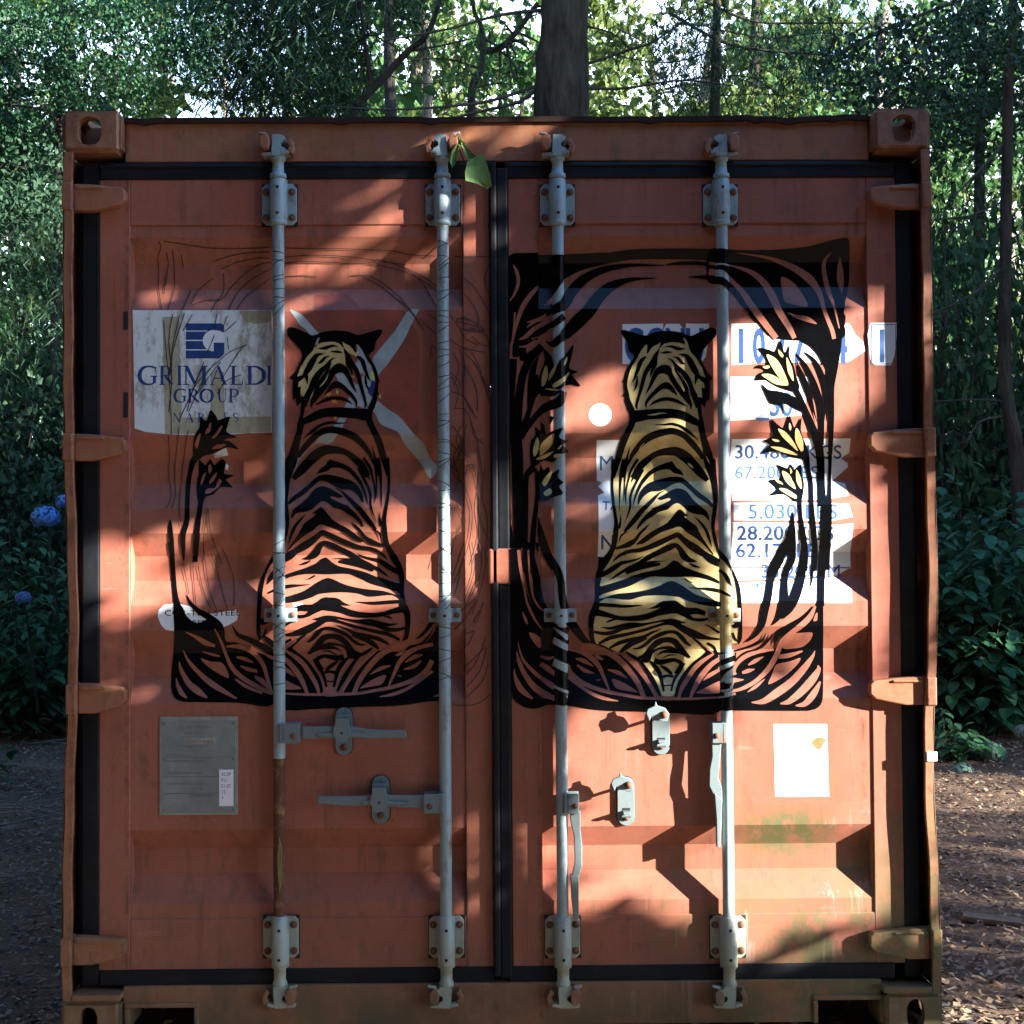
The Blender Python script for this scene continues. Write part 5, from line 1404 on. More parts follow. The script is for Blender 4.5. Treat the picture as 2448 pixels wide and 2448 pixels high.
def hang(mb, n, c, r, rg, w=.007, lo=.06, hi=.26, lean=.62):
    c = Vector(c)
    for _ in range(n):
        p = c + Vector((rg.uniform(-1, 1) * r[0], rg.uniform(-1, 1) * r[1], rg.uniform(-1, 1) * r[2]))
        L = rg.uniform(lo, hi); d = Vector((rg.gauss(0, lean), rg.gauss(0, lean), -rg.uniform(.2, 1))) * L; ww = w * rg.uniform(.5, 1.3)
        a = rg.uniform(0, pi); s = Vector((cos(a), sin(a), 0)) * ww
        k = d * .5 + Vector((rg.gauss(0, .02), rg.gauss(0, .02), 0))
        b0 = len(mb.v)
        mb.v += [tuple(p - s), tuple(p + s), tuple(p + k + s), tuple(p + k - s), tuple(p + d)]
        mb.f += [[b0, b0 + 1, b0 + 2, b0 + 3], [b0 + 3, b0 + 2, b0 + 4]]; mb.m += [0, 0]; mb.sm += [False, False]
def P3(pts, Y):
    out = []
    for q in pts:
        yy = Y + (q[2] if len(q) > 2 else 0)
        x, z = unproj(q[0], q[1], yy); out.append(Vector((x, yy, z)))
    return out
def rough_tube(mb, pts, r0, r1, n=14, sub=6, amp=.06, m=0, ridge=0):
    pts = crom([tuple(p) for p in pts], sub)
    L = len(pts); b = len(mb.v)
    rad = [r0 + (r1 - r0) * i / (L - 1) for i in range(L)]
    mb.tube(pts, rad, n, m, True)
    for i in range(b, len(mb.v)):
        v = Vector(mb.v[i]); k = noise.noise(Vector((v.x * 6, v.y * 6, v.z * 1.5))) * amp * r0
        if ridge:
            j = (i - b) // n; c = Vector(pts[min(j, L - 1)]); dv = Vector((v.x - c.x, v.y - c.y, 0))
            if dv.length > 1e-4:
                f = noise.noise(Vector((dv.normalized().x * 5.5, dv.normalized().y * 5.5, v.z * 1.7))) + .6 * noise.noise(Vector((dv.normalized().x * 13, dv.normalized().y * 13, v.z * 5)))
                v = v + dv.normalized() * (abs(f) * ridge)
        mb.v[i] = (v.x + k, v.y + k * .7, v.z)
def branch(mb, px, Y, w0, w1, rg, twigs=10, tl=.5):
    """a bare limb traced through picture rows at its own distance, with side twigs"""
    P = P3(px, Y); Q = [Vector(q) for q in crom([tuple(p) for p in P], 6)]
    L = len(Q); mb.tube(Q, [w0 + (w1 - w0) * i / (L - 1) for i in range(L)], 7)
    for _ in range(twigs):
        p = rg.choice(Q); d = Vector((rg.uniform(-1, 1), rg.uniform(-.8, .8), rg.uniform(-.9, .35))).normalized() * tl * rg.uniform(.3, 1)
        mid = p + d * .5 + Vector((0, 0, rg.uniform(-.05, .08)))
        mb.tube([p, mid, p + d + Vector((0, 0, -.12 * tl))], [w1 * .7, w1 * .45, w1 * .2], 4, cap=False)

def ground_base(px, py_any, Y):
    x, _ = unproj(px, py_any, Y); return Vector((x, Y, gheight(x, Y) - .05))
# trunk top px -> extended upward above the frame
def tree(name, label, Y, line, w0, w1, barkm, parts, group='trees behind the container', height=11):
    """line: photo points bottom to top along the trunk; parts: list of (kind, args)"""
    P = P3(line, Y)
    base = Vector((P[0].x + (P[0].x - P[-1].x) * .05, Y, gheight(P[0].x, Y) - .05))
    top = P[-1] + (P[-1] - P[0]).normalized() * max(.5, height - P[-1].z)
    top.x = P[-1].x + (top.x - P[-1].x) * .4
    root = empty(name, base); tag(root, label, 'tree', group)
    rg = random.Random(hash(label) % 1000 if False else len(label) * 7 + int(Y * 10))
    big = w0 > .2
    mb = MB(); rough_tube(mb, [base, base.lerp(P[0], .5)] + P + [top], w0 * (1.04 if big else 1.12), w1 * .5 if height > 6 else w1, 72 if big else 18, 40 if big else 7, ridge=.035 if big else 0)
    t = mb.build('trunk', barkm); t.parent = root; t.matrix_parent_inverse = Matrix.Translation(-base)
    for nm, mat, fn in parts:
        mb = MB(); fn(mb, rg); o = mb.build(nm, mat, fixn=False); o.parent = root; o.matrix_parent_inverse = Matrix.Translation(-base)
    return root
def W(px, py, Y): x, z = unproj(px, py, Y); return Vector((x, Y, z))
def limbs(Y, L):
    def f(mb, rg):
        for px, w0, w1, tw in L: branch(mb, px, Y, w0, w1, rg, tw)
    return f
def hangs(L):
    def f(mb, rg):
        for px, py, Y, rx, ry, rz, n, w in L: hang(mb, n, W(px, py, Y), (rx, ry, rz), rg, w)
    return f
def clouds(L):
    def f(mb, rg):
        for px, py, Y, rx, ry, rz, n, s in L: cloud(mb, n, W(px, py, Y), (rx, ry, rz), s, rg, .3)
    return f

tree('spruce_tree', 'large spruce with thick furrowed trunk rising behind the middle of the container roof', 8.0, [(1340, 900), (1340, 500), (1345, 150), (1350, 0)], .30, .37, MB_SPR, [
    ('branch', ML_TWG, limbs(8.0, [([(1285, 205), (1154, 245), (943, 262), (800, 255)], .018, .006, 16), ([(1285, 212), (1238, 245), (1090, 281), (1000, 320)], .022, .008, 12), ([(1293, 25), (1196, 36), (1069, 70), (900, 100)], .02, .006, 16),
        ([(1395, 211), (1492, 211), (1632, 192), (1750, 205)], .016, .006, 14), ([(1388, 158), (1508, 118), (1560, 100), (1680, 20)], .016, .008, 12), ([(1390, 60), (1480, 90), (1560, 190)], .01, .004, 12), ([(1290, 120), (1220, 190), (1230, 260)], .008, .004, 10)])),
    ('crown', ML_SPR, lambda mb, rg: (hang(mb, 700, W(1330, -160, 8), (2.2, .9, .5), rg, .007), hang(mb, 420, W(1560, 90, 8), (.42, .6, .40), rg, .006), hang(mb, 260, W(1150, 110, 8), (.45, .6, .40), rg, .006), cloud(mb, 5000, W(1330, -600, 8), (2.2, 2.0, 1.2), .10, rg)))])
tree('leaning_tree', 'dark slender tree leaning right behind the left end of the roof edge', 10.0, [(841, 330), (858, 253), (917, 186), (976, 122), (1019, 84), (1052, 0)], .055, .04, MB_DARK, [
    ('branch', ML_TWG, limbs(10, [([(890, 215), (880, 150), (872, 100), (860, 0)], .035, .02, 8), ([(976, 122), (1050, 110), (1140, 90)], .016, .006, 10), ([(858, 253), (780, 230), (700, 225), (560, 160)], .018, .006, 16), ([(700, 225), (640, 150), (600, 80)], .01, .004, 12), ([(860, 60), (760, 90), (640, 95), (520, 130)], .014, .005, 26), ([(880, 150), (760, 170), (640, 210), (560, 240)], .012, .005, 26), ([(1010, 60), (900, 20), (760, 10)], .010, .004, 16), ([(930, 180), (1000, 200), (1100, 190)], .008, .003, 14)])),
    ('crown', ML_SPR, hangs([(690, 110, 10, .80, 1.3, .85, 7600, .009), (540, 70, 10.4, .6, .8, .7, 3000, .009), (860, 0, 10, .7, 1, .5, 1800, .008)]))], height=9)
tree('forked_tree', 'thin crooked tree forking just left of the big spruce trunk', 11.0, [(1126, 330), (1127, 283), (1128, 211), (1150, 165), (1154, 122), (1150, 60), (1130, 0)], .062, .035, MB_DARK, [
    ('branch', ML_TWG, limbs(11, [([(1154, 122), (1196, 114), (1234, 76), (1285, 8)], .045, .03, 12), ([(1150, 165), (1060, 140), (960, 150)], .014, .005, 14), ([(1128, 211), (1210, 200), (1250, 240)], .012, .004, 10)])),
    ('crown', ML_MID, hangs([(1100, 150, 11, .6, .8, .55, 600, .007), (1200, -80, 11, 1.2, 1, .5, 400, .008)]))], height=9)
tree('old_tree', 'broad grey trunk dim behind the leaning tree above the roof', 12.5, [(935, 400), (935, 283), (930, 150), (928, 0)], .11, .09, MB_DARK, [('crown', ML_MID, clouds([(930, -200, 12.5, 2.2, 2, 1.0, 3000, .09), (760, 180, 13.5, .9, 1, .5, 500, .06)]))], height=12)
tree('pale_tree', 'pale trunk catching the sun left of the crooked forked tree', 15.0, [(1022, 400), (1022, 283), (1022, 160), (1010, 0)], .10, .085, MB_PALE, [('crown', ML_FAR, clouds([(1022, -150, 15, 2.4, 2, 1.0, 2500, .10)]))], height=13)
tree('straight_tree', 'grey straight trunk to the right of the large spruce above the roof', 12.0, [(1708, 400), (1708, 283), (1712, 120), (1714, 0)], .088, .080, MB_SPR, [
    ('branch', ML_TWG, limbs(12, [([(1687, 4), (1801, 51), (1970, 55), (2075, 55)], .02, .008, 22), ([(1600, 30), (1729, 101), (1843, 122), (2004, 133)], .022, .010, 24), ([(1632, 192), (1720, 182), (1810, 190), (1900, 260)], .012, .005, 16), ([(2004, 130), (2075, 89), (2215, 30), (2300, 0)], .032, .02, 14), ([(1980, 0), (1990, 120), (1985, 200)], .012, .006, 12), ([(1710, 120), (1600, 150), (1480, 135)], .010, .004, 20), ([(1712, 70), (1840, 90), (1990, 80), (2120, 130)], .011, .004, 26), ([(1708, 230), (1830, 225), (1960, 240)], .009, .004, 20)])),
    ('crown', ML_SPR, hangs([(1800, 130, 12, 1.0, 1, .55, 2600, .007), (1640, 150, 12, .45, .8, .6, 1300, .007), (2000, 100, 12, .7, 1, .6, 1000, .008)]))], height=13)
tree('shaded_tree', 'dark trunk standing just left of the right edge trunk in deep shade', 9.0, [(2338, 1150), (2340, 700), (2343, 300), (2350, 0)], .075, .066, MB_DARK, [
    ('branch', ML_TWG, limbs(9, [([(2340, 345), (2250, 350), (2150, 372)], .014, .006, 12), ([(2340, 520), (2240, 525), (2100, 540)], .012, .005, 14), ([(2330, 850), (2250, 890), (2160, 860)], .010, .004, 12)])),
    ('crown', ML_SPR, lambda mb, rg: (cloud(mb, 5200, W(2250, 170, 9), (1.5, 1.0, .62), .045, rg, .3, 90), cloud(mb, 1500, W(2300, 300, 8.6), (1.1, .9, .35), .04, rg, .3, 40), hang(mb, 1400, W(2280, 560, 9), (.8, .8, .9), rg, .007)))], height=12)
tree('spruce_tree', 'brown straight trunk nearest the right edge above the shrub', 6.0, [(2440, 1300), (2430, 1080), (2402, 900), (2404, 570), (2412, 200), (2422, 0)], .066, .052, MB_SPR, [
    ('branch', ML_TWG, limbs(6, [([(2396, 640), (2330, 700), (2240, 745), (2180, 760)], .014, .005, 12), ([(2400, 960), (2330, 955), (2160, 965)], .009, .004, 10), ([(2396, 995), (2340, 1010), (2310, 1060)], .011, .006, 6), ([(2440, 490), (2448, 495), (2520, 500)], .008, .004, 4), ([(2404, 340), (2330, 420), (2280, 470)], .014, .006, 8), ([(2400, 480), (2320, 515), (2230, 525)], .008, .004, 10),
        ([(2420, 915), (2400, 850), (2350, 845), (2260, 880)], .007, .003, 6)])),
    ('crown', ML_SPR, lambda mb, rg: (cloud(mb, 3000, W(2450, 130, 6), (.9, .9, .35), .03, rg, .3, 60), cloud(mb, 4000, W(2450, -500, 6), (1.6, 1.5, .8), .05, rg), hang(mb, 500, W(2250, 640, 6.3), (.35, .5, .45), rg, .0035, .05, .2, .5)))], height=9)
tree('shaded_tree', 'dark trunk leaning left beside the left corner post', 9.6, [(100, 1300), (110, 1182), (125, 868), (136, 665), (142, 316), (150, 0)], .062, .048, MB_DARK, [
    ('branch', ML_TWG, limbs(9.4, [([(150, 276), (76, 322), (0, 354), (-60, 380)], .016, .006, 10), ([(154, 432), (64, 531), (0, 572), (-60, 600)], .014, .006, 10), ([(148, 636), (60, 650), (0, 665)], .010, .005, 8), ([(150, 690), (70, 720), (-20, 730)], .008, .004, 8), ([(140, 860), (60, 880), (0, 900)], .009, .004, 8), ([(140, 380), (70, 400), (0, 390)], .007, .004, 8), ([(150, 985), (70, 960), (10, 985)], .007, .003, 8)])),
    ('crown', ML_SPR, lambda mb, rg: (cloud(mb, 2600, W(60, 560, 7.6), (.6, .7, 1.0), .035, rg, .3, 60), hang(mb, 900, W(70, 700, 7.4), (.5, .6, 1.0), rg, .005, .06, .25, .4)))], height=9)
tree('birch_tree', 'leafy birch whose small blue green leaves fill the upper left', 9.0, [(-120, 1150), (-100, 700), (-60, 300), (-20, 0)], .09, .07, MB_PALE, [
    ('branch', ML_TWG, limbs(9, [([(-30, 60), (80, 45), (170, 25), (260, 60), (350, 120)], .025, .008, 24), ([(-30, 130), (60, 150), (200, 170), (380, 190)], .018, .006, 24), ([(-40, 240), (100, 260), (150, 275)], .014, .006, 14)])),
    ('crown', ML_BIR, lambda mb, rg: (cloud(mb, 11000, W(250, 110, 9), (1.25, .9, .62), .026, rg, .28, 150), cloud(mb, 2600, W(420, 30, 9.2), (.7, .8, .45), .030, rg, .3, 60), cloud(mb, 3000, W(60, 260, 9.5), (.7, .8, .6), .036, rg, .3, 60), cloud(mb, 1500, W(40, 420, 10), (.5, .6, .5), .036, rg, .3, 40)))], height=8)

# ------------------------------------------------------------------ wood further back: shared crowns on separate trees
def proto_crown(seed, n, r, size, cz):
    rg = random.Random(seed); mb = MB(); cloud(mb, n, (0, 0, cz), r, size, rg, .24, n // 150); return mb
CROWN = [proto_crown(1, 4200, (2.3, 2.3, 4.2), .13, 8.0), proto_crown(2, 4200, (2.9, 2.6, 3.4), .12, 7.4), proto_crown(3, 4600, (2.0, 2.2, 5.0), .12, 7.2)]
crown_me = []
for i, c in enumerate(CROWN):
    o = c.build('crown', [ML_FAR, ML_MID, ML_FAR][i], fixn=False); crown_me.append(o.data); bpy.data.objects.remove(o)
def proto_trunk(seed, h=13, r=.16):
    rg = random.Random(seed); mb = MB()
    pts = [(0, 0, -.2)] + [(rg.gauss(0, .12), rg.gauss(0, .12), h * k / 5) for k in range(1, 6)]
    rough_tube(mb, pts, r, r * .35, 10, 4)
    for _ in range(16):
        z = rg.uniform(2, h - 1); a = rg.uniform(0, 2 * pi); L = rg.uniform(.8, 2.2)
        mb.tube([(0, 0, z), (cos(a) * L * .5, sin(a) * L * .5, z + .15), (cos(a) * L, sin(a) * L, z + rg.uniform(-.5, .3))], [.035, .022, .008], 5, cap=False)
    return mb
o = proto_crown(9, 4200, (2.9, 2.6, 4.4), .24, 6.0).build('crown', ML_DRK, fixn=False); crown_me.append(o.data); bpy.data.objects.remove(o)
trunk_me = []
for i in range(3):
    o = proto_trunk(20 + i).build('trunk', [MB_DARK, MB_PALE, MB_SPR][i]); trunk_me.append(o.data); bpy.data.objects.remove(o)
rg = random.Random(11)
kinds = [('beech_tree', 'sun flecked beech'), ('thicket_tree', 'mid green tree'), ('tall_tree', 'narrow yellow green tree')]
spots = []
for row, (y0, n, w) in enumerate(((17, 6, 8.5), (22, 8, 11), (28, 10, 14), (36, 12, 19))):
    for i in range(n):
        q = (-w + 2 * w * (i + .5) / n + rg.uniform(-.9, .9), y0 + rg.uniform(-1.6, 1.6), row)
        if row >= 1 and -.03 < q[0] / (q[1] + 3.4) < .27 and i % 3 == 1: continue
        spots.append(q)
for x, y in ((9, 9), (15, 8), (13, 4), (12.1, 3.2), (16, 2.1), (12.4, 6.2), (19.3, -.4), (16.2, 5.2), (13.9, 2.0), (22, 1.5), (20, 5), (-9, 10), (-12, 6), (-10, 14), (-14, 11), (-8.5, 5.5)): spots.append((x, y, 9))  # unseen side trees; the right ones added to keep sun off the background
behind = [(-8, -2), (-7, -7), (-3, -9), (1, -9.5), (5, -10.5), (-11, -4), (-1, -12.5), (3, -14), (8, -13), (-6, -12), (12, -14), (-9, 2), (-12, 0), (-5.5, -5), (-4, -13), (6, -16), (-10, -9), (9, -18), (0, -7.5), (4, -8.5), (-2.5, -6.2), (-8, -2.8), (-7.5, 1.2), (2.2, -11), (-5, -8), (7, -11.5)]  # unseen trees added round the camera to cut sky light on the doors
for x, y in behind: spots.append((x, y, 10))
cnt = {}
PLACE = [(0, 'past the left picture edge'), (150, 'beyond the gap at the left edge'), (420, 'above the left corner casting'), (760, 'above the first locking bar'), (1030, 'above the second locking bar'), (1280, 'just left of the big trunk'), (1420, 'behind the big trunk'), (1640, 'between big trunk and fourth bar'), (1900, 'above the fourth locking bar'), (2230, 'above the right corner casting'), (2448, 'beyond the gap at the right edge'), (9e9, 'past the right picture edge')]
DEPTH = ['nearest row', 'second row', 'third row', 'farthest row']
def where(x, y):
    d = Vector((x, y, 2)) - CAM; k = d.dot(fw)
    if k < 1: return 'behind the viewer'
    p = 1224 + F * d.dot(R2) / k
    return [t for l, t in PLACE if p < l][0]
used = {}
ORD = ['', '', 'second', 'third', 'fourth', 'fifth', 'sixth', 'seventh', 'eighth', 'ninth', 'tenth', 'eleventh', 'twelfth', 'thirteenth', 'fourteenth', 'fifteenth', 'sixteenth', 'seventeenth', 'eighteenth', 'nineteenth', 'twentieth', 'last']
def uniq(lb):
    used[lb] = used.get(lb, 0) + 1
    return lb if used[lb] == 1 else lb + ', ' + ORD[min(used[lb], 21)] + ' there'
for x, y, row in spots:
    k = rg.choice((0, 1, 2)); nm, lb = kinds[k]
    if row == 10: k = 1; nm, lb = kinds[1]
    r = empty(nm, (x, y, gheight(x, y))); s = rg.uniform(.85, 1.25)
    r.scale = (s, s, s * rg.uniform(.9, 1.15)); r.rotation_euler = (0, 0, rg.uniform(0, 6.28))
    if row == 10:
        r.scale = (1.25, 1.25, .95)
    if row == 10: lb = 'dark tree ' + ('left' if x < -1 else 'right') + ' of the viewer' 
    dd = DEPTH[row] if row < 4 else ('side of the clearing' if row == 9 else 'edge of the clearing')
    tag(r, uniq(lb if row == 10 else lb + ', ' + dd + ', ' + where(x, y)), 'tree', 'trees round the clearing' if row > 4 else 'trees of the wood beyond the clearing')
    for me in (trunk_me[(k + row) % 3], crown_me[k if row < 9 else 3]):
        o = bpy.data.objects.new(me.name.split('.')[0], me); COL.objects.link(o); o.parent = r
# undergrowth
bush_me = []
for i in range(2):
    mb = MB(); r2 = random.Random(40 + i); cloud(mb, 7000, (0, 0, 1.0), (1.6, 1.4, 1.1), .045, r2, .25, 90)
    o = mb.build('leaves', [ML_DRK, ML_SPR][i], fixn=False); bush_me.append(o.data); bpy.data.objects.remove(o)
mb = MB(); r2 = random.Random(50)
for _ in range(26):
    a = r2.uniform(0, 6.28); L = r2.uniform(.5, 1.5); mb.tube([(0, 0, 0), (cos(a) * L * .4, sin(a) * L * .4, .8), (cos(a) * L, sin(a) * L, 1.5 + r2.uniform(-.3, .4))], [.02, .014, .006], 5, cap=False)
o = mb.build('stems', MB_DARK); stem_me = o.data; bpy.data.objects.remove(o)
bs = []
for row, (y0, n, w) in enumerate(((9.5, 7, 6.5), (12.5, 9, 9), (16, 10, 11), (20, 11, 13))):
    for i in range(n):
        bs.append((-w + 2 * w * (i + .5) / n + rg.uniform(-.5, .5), y0 + rg.uniform(-.8, .8)))
bs += [(4.2, 8.4), (-4.2, 8.2), (-5.6, 7.4), (5.8, 8.4), (-6.3, 8.8), (-4.6, 10.5), (4.9, 10.8), (-7.0, 11), (7.2, 11)]
for x, y in bs:
    r = empty('understorey_bush', (x, y, gheight(x, y) - .1)); s = rg.uniform(.8, 1.3); r.scale = (s, s, s * rg.uniform(1.1, 2.0)); r.rotation_euler = (0, 0, rg.uniform(0, 6.28))
    tag(r, uniq('dark bush, ' + ('near' if y < 11 else 'middle' if y < 17 else 'far') + ' undergrowth, ' + where(x, y)), 'bush', 'bushes of the undergrowth')
    for me in (bush_me[rg.choice((0, 1))], stem_me):
        o = bpy.data.objects.new(me.name.split('.')[0], me); COL.objects.link(o); o.parent = r
for x, y in ((-7, -4), (-5, -6.5), (-3, -8), (-1, -8.6), (1, -8.4), (3, -8), (5, -8.6), (7, -9.5), (-8, -1.5), (-8.5, 1), (-6.5, -8.5), (9, -11), (-1, -11), (3, -11), (-4, -10)):  # unseen bushes added to block low sky light from behind
    r = empty('understorey_bush', (x, y, 0)); r.scale = (1.5, 1.5, 2.3); r.rotation_euler = (0, 0, rg.uniform(0, 6.28))
    tag(r, uniq('tall dark bush closing the clearing behind the viewer'), 'bush', 'bushes round the clearing')
    for me in (bush_me[0], stem_me):
        o = bpy.data.objects.new(me.name.split('.')[0], me); COL.objects.link(o); o.parent = r
# closing mass of wood
mb = MB(); r2 = random.Random(60)
for _ in range(26000):
    a = r2.uniform(-.95, .95); d = r2.uniform(46, 60); z = 15 * r2.random() ** 1.5
    if -.05 < a < .3 and z > 5 and rg.random() < .45: continue
    if noise.noise(Vector((a * 26, z * .35, 0))) * .9 + (6.5 - z) / 8 < r2.uniform(-.25, .45): continue
    leaf(mb, (d * sin(a), d * cos(a), z), .45, r2)
o = mb.build('distant_wood', ML_FAR, fixn=False); tag(o, 'far sunlit wood glimpsed between the nearer trees', 'wood', kind='stuff')

# ------------------------------------------------------------------ shrubs beside the container
def bigleaf(mb, p, L, rg, droop=.5, ax=None):
    az = rg.uniform(0, 2 * pi) if ax is None else ax
    d = Vector((cos(az), sin(az), -droop * rg.uniform(.1, 1.2))).normalized()
    s = d.cross(Vector((0, 0, 1))).normalized(); u = s.cross(d); Wd = L * .30
    prof = [(0, .0), (.15, .55), (.4, 1.0), (.7, .78), (.9, .32), (1.0, 0)]
    vs = []; p = Vector(p)
    for t, w_ in prof:
        c = p + d * (L * t) - Vector((0, 0, 1)) * (L * .22 * t * t)
        vs += [c - s * Wd * w_ + u * Wd * w_ * .25, c, c + s * Wd * w_ + u * Wd * w_ * .25]
    b = len(mb.v); mb.v += [tuple(v) for v in vs]
    for i in range(len(prof) - 1):
        q = b + i * 3
        mb.f += [[q, q + 1, q + 4, q + 3], [q + 1, q + 2, q + 5, q + 4]]; mb.m += [0, 0]; mb.sm += [True, True]
def shrub(name, label, cx, cy, r, h, n, L, mat, seed, group=None, front=1):
    rg = random.Random(seed); z0 = gheight(cx, cy)
    root = empty(name, (cx, cy, z0)); tag(root, label, 'shrub', group)
    lv = MB(); st_ = MB()
    for kk in range(n // 9):
        a = rg.uniform(0, 2 * pi); rr = r * sqrt(rg.random()) * .9
        hx = h * rg.uniform(.45, 1.0) * (1 - .35 * (rr / r) ** 2)
        x, y = cos(a) * rr, sin(a) * rr
        if kk % 12 == 0: st_.tube([(x * .35, y * .35, 0), (x * .7, y * .7, hx * .5), (x, y, hx)], [.008, .006, .003], 5, cap=False)
        k0 = rg.uniform(0, 6.28)
        for j in range(9):
            t = rg.uniform(.12, 1.0)
            q = Vector((x * (.5 + .5 * t) + rg.gauss(0, .04), y * (.5 + .5 * t) + rg.gauss(0, .04), hx * t))
            bigleaf(lv, q, L * rg.uniform(.6, 1.15) * (1.15 - .35 * t), rg, .5, k0 + j * pi + (j // 2) * 1.5 + rg.gauss(0, .2))
    lv.build('leaves', mat, root, fixn=False); st_.build('stems', MB_DARK, root)
    return root
shrub('hydrangea_shrub', 'big leaved green shrub standing right of the container below the brown trunk', 3.15, 5.0, .85, 1.95, 4200, .15, ML_BIG, 3)
shrub('hydrangea_shrub', 'dark shrub at the far right edge behind the dried flower heads', 4.6, 5.2, .9, 1.8, 2200, .16, ML_BIG, 4)
shrub('hydrangea_shrub', 'leafy hydrangea with blue flower heads left of the container', -3.35, 5.3, .95, 1.65, 2200, .11, ML_HYD, 5)
shrub('hydrangea_shrub', 'dark green shrub at the far left edge beside the hydrangea', -5.0, 5.6, 1.0, 1.5, 1500, .12, ML_HYD, 6)
shrub('low_plant', 'small bright green plant at the foot of the shrub by the right corner post', 2.72, 4.05, .22, .32, 130, .10, ML_BIR, 8)
shrub('low_plant', 'low leafy sprig on the shaded ground left of the container', -2.95, 3.6, .22, .45, 90, .10, ML_HYD, 9)

def petals(name, c1, c2):
    t = NT(name); return t.set(.6, .3, 0, t.mix(t.ramp(t.noise(14, det=3), [(.4, 0), (.6, 1)]), c1, c2))
M_HB = petals('blue_petal', (.05, .14, .40), (.11, .26, .50)); M_HD = petals('dim_petal', (.07, .12, .28), (.12, .18, .34)); M_HG = petals('faded_petal', (.06, .12, .07), (.10, .17, .13))
def flowerhead(px, py, Y, rpx, mat, label, seed, group):
    rg = random.Random(seed); x, z = unproj(px, py, Y); R = rpx * (Y + 3.435) / F
    mb = MB()
    for _ in range(330):
        d = Vector((rg.gauss(0, 1), rg.gauss(0, 1), rg.gauss(0, 1))).normalized()
        if d.z < -.7: continue
        p = Vector((x, Y, z)) + Vector((d.x, d.y, d.z * .85)) * R * rg.uniform(.85, 1.02)
        e = d.cross(Vector((rg.gauss(0, 1), rg.gauss(0, 1), rg.gauss(0, 1)))).normalized(); f = d.cross(e); s = R * .15
        b = len(mb.v); mb.v += [tuple(p + e * s + d * s * .2), tuple(p + f * s + d * s * .2), tuple(p - e * s + d * s * .2), tuple(p - f * s + d * s * .2)]
        mb.f.append([b, b + 1, b + 2, b + 3]); mb.m.append(0); mb.sm.append(False)
    st2 = MB(); st2.tube([(x, Y, z), (x + .03, Y + .05, z - .3), (x + .05, Y + .12, max(0, z - .75))], [.006, .007, .008], 6)
    r = empty('hydrangea_flower', (x, Y, max(0, z - .75))); tag(r, label, 'flower', group)
    for nm, q, m in (('flower_head', mb, mat), ('stem', st2, MB_DARK)):
        o = q.build(nm, m, fixn=False); o.parent = r; o.matrix_parent_inverse = Matrix.Translation(-r.location)
flowerhead(109, 1238, 4.55, 33, M_HB, 'round blue hydrangea head left of the corner post, the larger bright one', 1, 'hydrangea heads')
flowerhead(156, 1200, 4.75, 22, M_HB, 'blue hydrangea head partly hidden by the left corner post', 2, 'hydrangea heads')
flowerhead(56, 1430, 4.5, 19, M_HD, 'dim blue hydrangea head low in the left shrub', 3, 'hydrangea heads')
flowerhead(2296, 1852, 3.75, 34, M_HG, 'faded green hydrangea head on the ground plant nearest the right post', 4, 'hydrangea heads')
flowerhead(2370, 1800, 4.0, 33, M_HG, 'faded green hydrangea head above the blue one at the right', 5, 'hydrangea heads')
flowerhead(2386, 1845, 3.9, 20, M_HD, 'small blue hydrangea head below the faded green head at the right', 6, 'hydrangea heads')
flowerhead(2448, 1752, 4.0, 24, M_HG, 'faded hydrangea head cut by the right picture edge', 7, 'hydrangea heads')
flowerhead(2418, 1892, 3.8, 18, M_HD, 'low blue hydrangea head touching the ground at the right', 8, 'hydrangea heads')

# twig with leaves caught on the second bar
root = empty('leafy_twig', (unproj(1085, 330, 0)[0], 0, unproj(1085, 330, 0)[1])); tag(root, 'green leafy twig hanging over the top of the second locking bar', 'twig')
M_TL = leaf_mat('fresh_leaf', (.13, .24, .06), (.20, .33, .11), .3, .4, 40, (.28, .40, .18))
def blade(px, yb, bend=.012, name='leaf'):
    mb = MB(); P = [unproj(x, y, -.005) for x, y in px]; n = len(P) // 2
    vs = []
    for i in range(n + 1):
        a = P[i]; b = P[-i] if i else P[0]
        mx, mz = (a[0] + b[0]) / 2, (a[1] + b[1]) / 2; y = yb + bend * sin(i / n * 3)
        vs += [(a[0], y - .006, a[1]), (mx, y + .006, mz), (b[0], y - .002, b[1])]
    fs = []
    for i in range(n): q = i * 3; fs += [(q, q + 1, q + 4, q + 3), (q + 1, q + 2, q + 5, q + 4)]
    mb.add(vs, fs, 0, True); o = mb.build(name, M_TL, fixn=False); o.parent = root; o.matrix_parent_inverse = Matrix.Translation(-root.location)
blade([(1146, 372), (1118, 392), (1112, 420), (1114, 440), (1140, 445), (1165, 455), (1176, 450), (1172, 425), (1163, 395), (1155, 376)], -.012, -.02)
blade([(1097, 330), (1104, 350), (1112, 372), (1128, 388), (1139, 383), (1128, 362), (1114, 342)], -.008, .012)
blade([(1094, 345), (1080, 365), (1076, 390), (1082, 404), (1092, 385), (1097, 362)], -.014, .008)
blade([(1086, 327), (1100, 325), (1105, 340), (1100, 352), (1090, 345)], -.010, .006)
mb = MB(); q = lambda x, y, Y=-.006: (unproj(x, y, Y)[0], Y, unproj(x, y, Y)[1])
mb.tube([q(1070, 335, .0), q(1090, 328), q(1105, 375), q(1112, 392, -.002)], .0022, 6); mb.tube([q(1105, 345), q(1140, 378), q(1146, 374)], .0016, 6)
mb.tube([q(1108, 470, .02), q(1106, 520, .03), q(1108, 580, .03)], .0012, 5)
o = mb.build('stem', MB_DARK); o.parent = root; o.matrix_parent_inverse = Matrix.Translation(-root.location)

